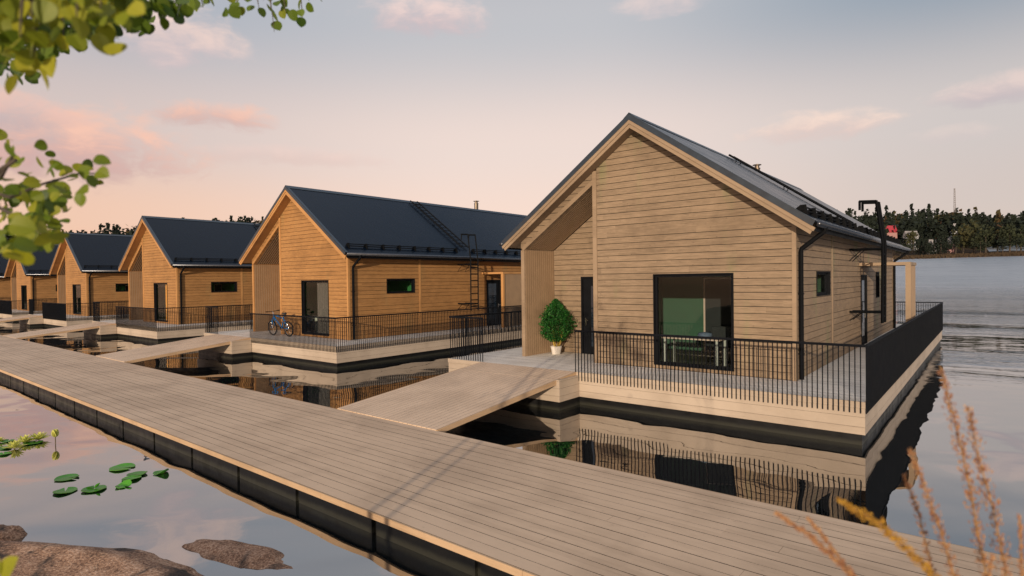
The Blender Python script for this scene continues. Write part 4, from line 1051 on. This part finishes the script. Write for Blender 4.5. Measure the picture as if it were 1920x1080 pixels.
# cloud banks
def cloud(c, px, py, hw, hh, top, bot, dens, seed, sc=5.):
    d0 = ray(px, py).normalized(); r0 = Vector((d0.y, -d0.x, 0)).normalized(); u0 = r0.cross(d0)
    f = (dx*d0.x+dy*d0.y+dz*d0.z).max(.05)
    u = (dx*r0.x+dy*r0.y)/f*(FPX/hw/ (1/ d0.dot(ray(px, py)) if False else 1)); v = (dx*u0.x+dy*u0.y+dz*u0.z)/f*(FPX/hh)
    n = nt.noise(nt.comb(u*hw/120+seed, v*hh/62+seed*2, seed), sc*.42, 6, .58, .35)
    msk = nt.ss(1.0-(u*u+v*v)+(n-.5)*2.5, -.05, 1.25)
    lit = nt.ss(v+(n-.5)*2.0, -.7, .6)
    return nt.mix(msk*dens, c, nt.mix(lit, bot, top))
pk, mv = L(240, 190, 168), L(208, 166, 156)
c = cloud(c, 90, 262, 215, 72, pk, L(188, 150, 150), .97, 1.3)
c = cloud(c, 20, 210, 90, 40, L(226, 186, 174), L(172, 158, 164), .7, 5.3)
c = cloud(c, 400, 216, 105, 27, pk, L(202, 164, 156), .92, 2.7)
c = cloud(c, 330, 62, 105, 62, L(234, 206, 194), L(205, 186, 186), .9, 3.1)
c = cloud(c, 800, 28, 125, 38, L(232, 206, 198), L(200, 180, 182), .95, 4.4)
c = cloud(c, 1536, 236, 128, 30, L(238, 210, 194), L(214, 188, 180), .95, 6.1)
c = cloud(c, 1870, 166, 88, 26, L(222, 200, 192), L(186, 172, 176), .9, 7.7)
c = cloud(c, 1250, 2, 95, 26, L(232, 208, 200), L(214, 196, 194), .6, 8.2)
c = cloud(c, 560, 292, 190, 22, L(240, 200, 186), mv, .28, 9.5)
c = cloud(c, 1790, 250, 60, 16, L(226, 204, 194), L(206, 188, 186), .4, 10.5)
# drifting streaks higher up (seen in the water)
q = nt.comb(dx/(dz+.22)*1.5+2.0, dy/(dz+.22)*2.6, .7)
hn = nt.ss(nt.noise(q, 1.0, 3, .45, .3), .42, .80)*nt.ss(dz, .38, .56)*nt.ss(sdir, .35, -.25)
c = nt.mix(hn*.62, c, L(214, 170, 158))
sep = nt.n('ShaderNodeMix', data_type='RGBA', blend_type='ADD')
sc10 = nt.n('ShaderNodeVectorMath', operation='SCALE'); world.node_tree.links.new(c.s, sc10.inputs[0]); sc10.inputs['Scale'].default_value = 11.3
sk = nt.n('ShaderNodeVectorMath', operation='SCALE'); world.node_tree.links.new(sky.outputs[0], sk.inputs[0]); sk.inputs['Scale'].default_value = .12
ad = nt.n('ShaderNodeVectorMath', operation='ADD'); world.node_tree.links.new(sc10.outputs[0], ad.inputs[0]); world.node_tree.links.new(sk.outputs[0], ad.inputs[1])
world.node_tree.links.new(ad.outputs[0], bg.inputs[0]); bg.inputs[1].default_value = .1

# ------------------------------------------------------------------ camera
cd = bpy.data.cameras.new('camera'); cam = bpy.data.objects.new('camera', cd); COL.objects.link(cam); scene.camera = cam
cd.sensor_width = 36; cd.lens = FPX/1920*36; cd.clip_end = 3000; cd.clip_start = .05
f = Vector((-math.sin(YAW)*math.cos(PITCH), math.cos(YAW)*math.cos(PITCH), math.sin(PITCH)))
r0 = Vector((math.cos(YAW), math.sin(YAW), 0)); u0 = r0.cross(f)
r1 = r0*math.cos(ROLL)+u0*math.sin(ROLL); u1 = -r0*math.sin(ROLL)+u0*math.cos(ROLL)
cam.matrix_world = Matrix((( r1.x, u1.x, -f.x, CAM.x), (r1.y, u1.y, -f.y, CAM.y), (r1.z, u1.z, -f.z, CAM.z), (0, 0, 0, 1)))
cd.dof.use_dof = True; cd.dof.focus_distance = 17; cd.dof.aperture_fstop = 2.5
scene.view_settings.view_transform = 'Standard'; scene.view_settings.look = 'None'; scene.view_settings.exposure = -.12; scene.view_settings.gamma = 1
scene.render.resolution_x, scene.render.resolution_y = 1024, 576
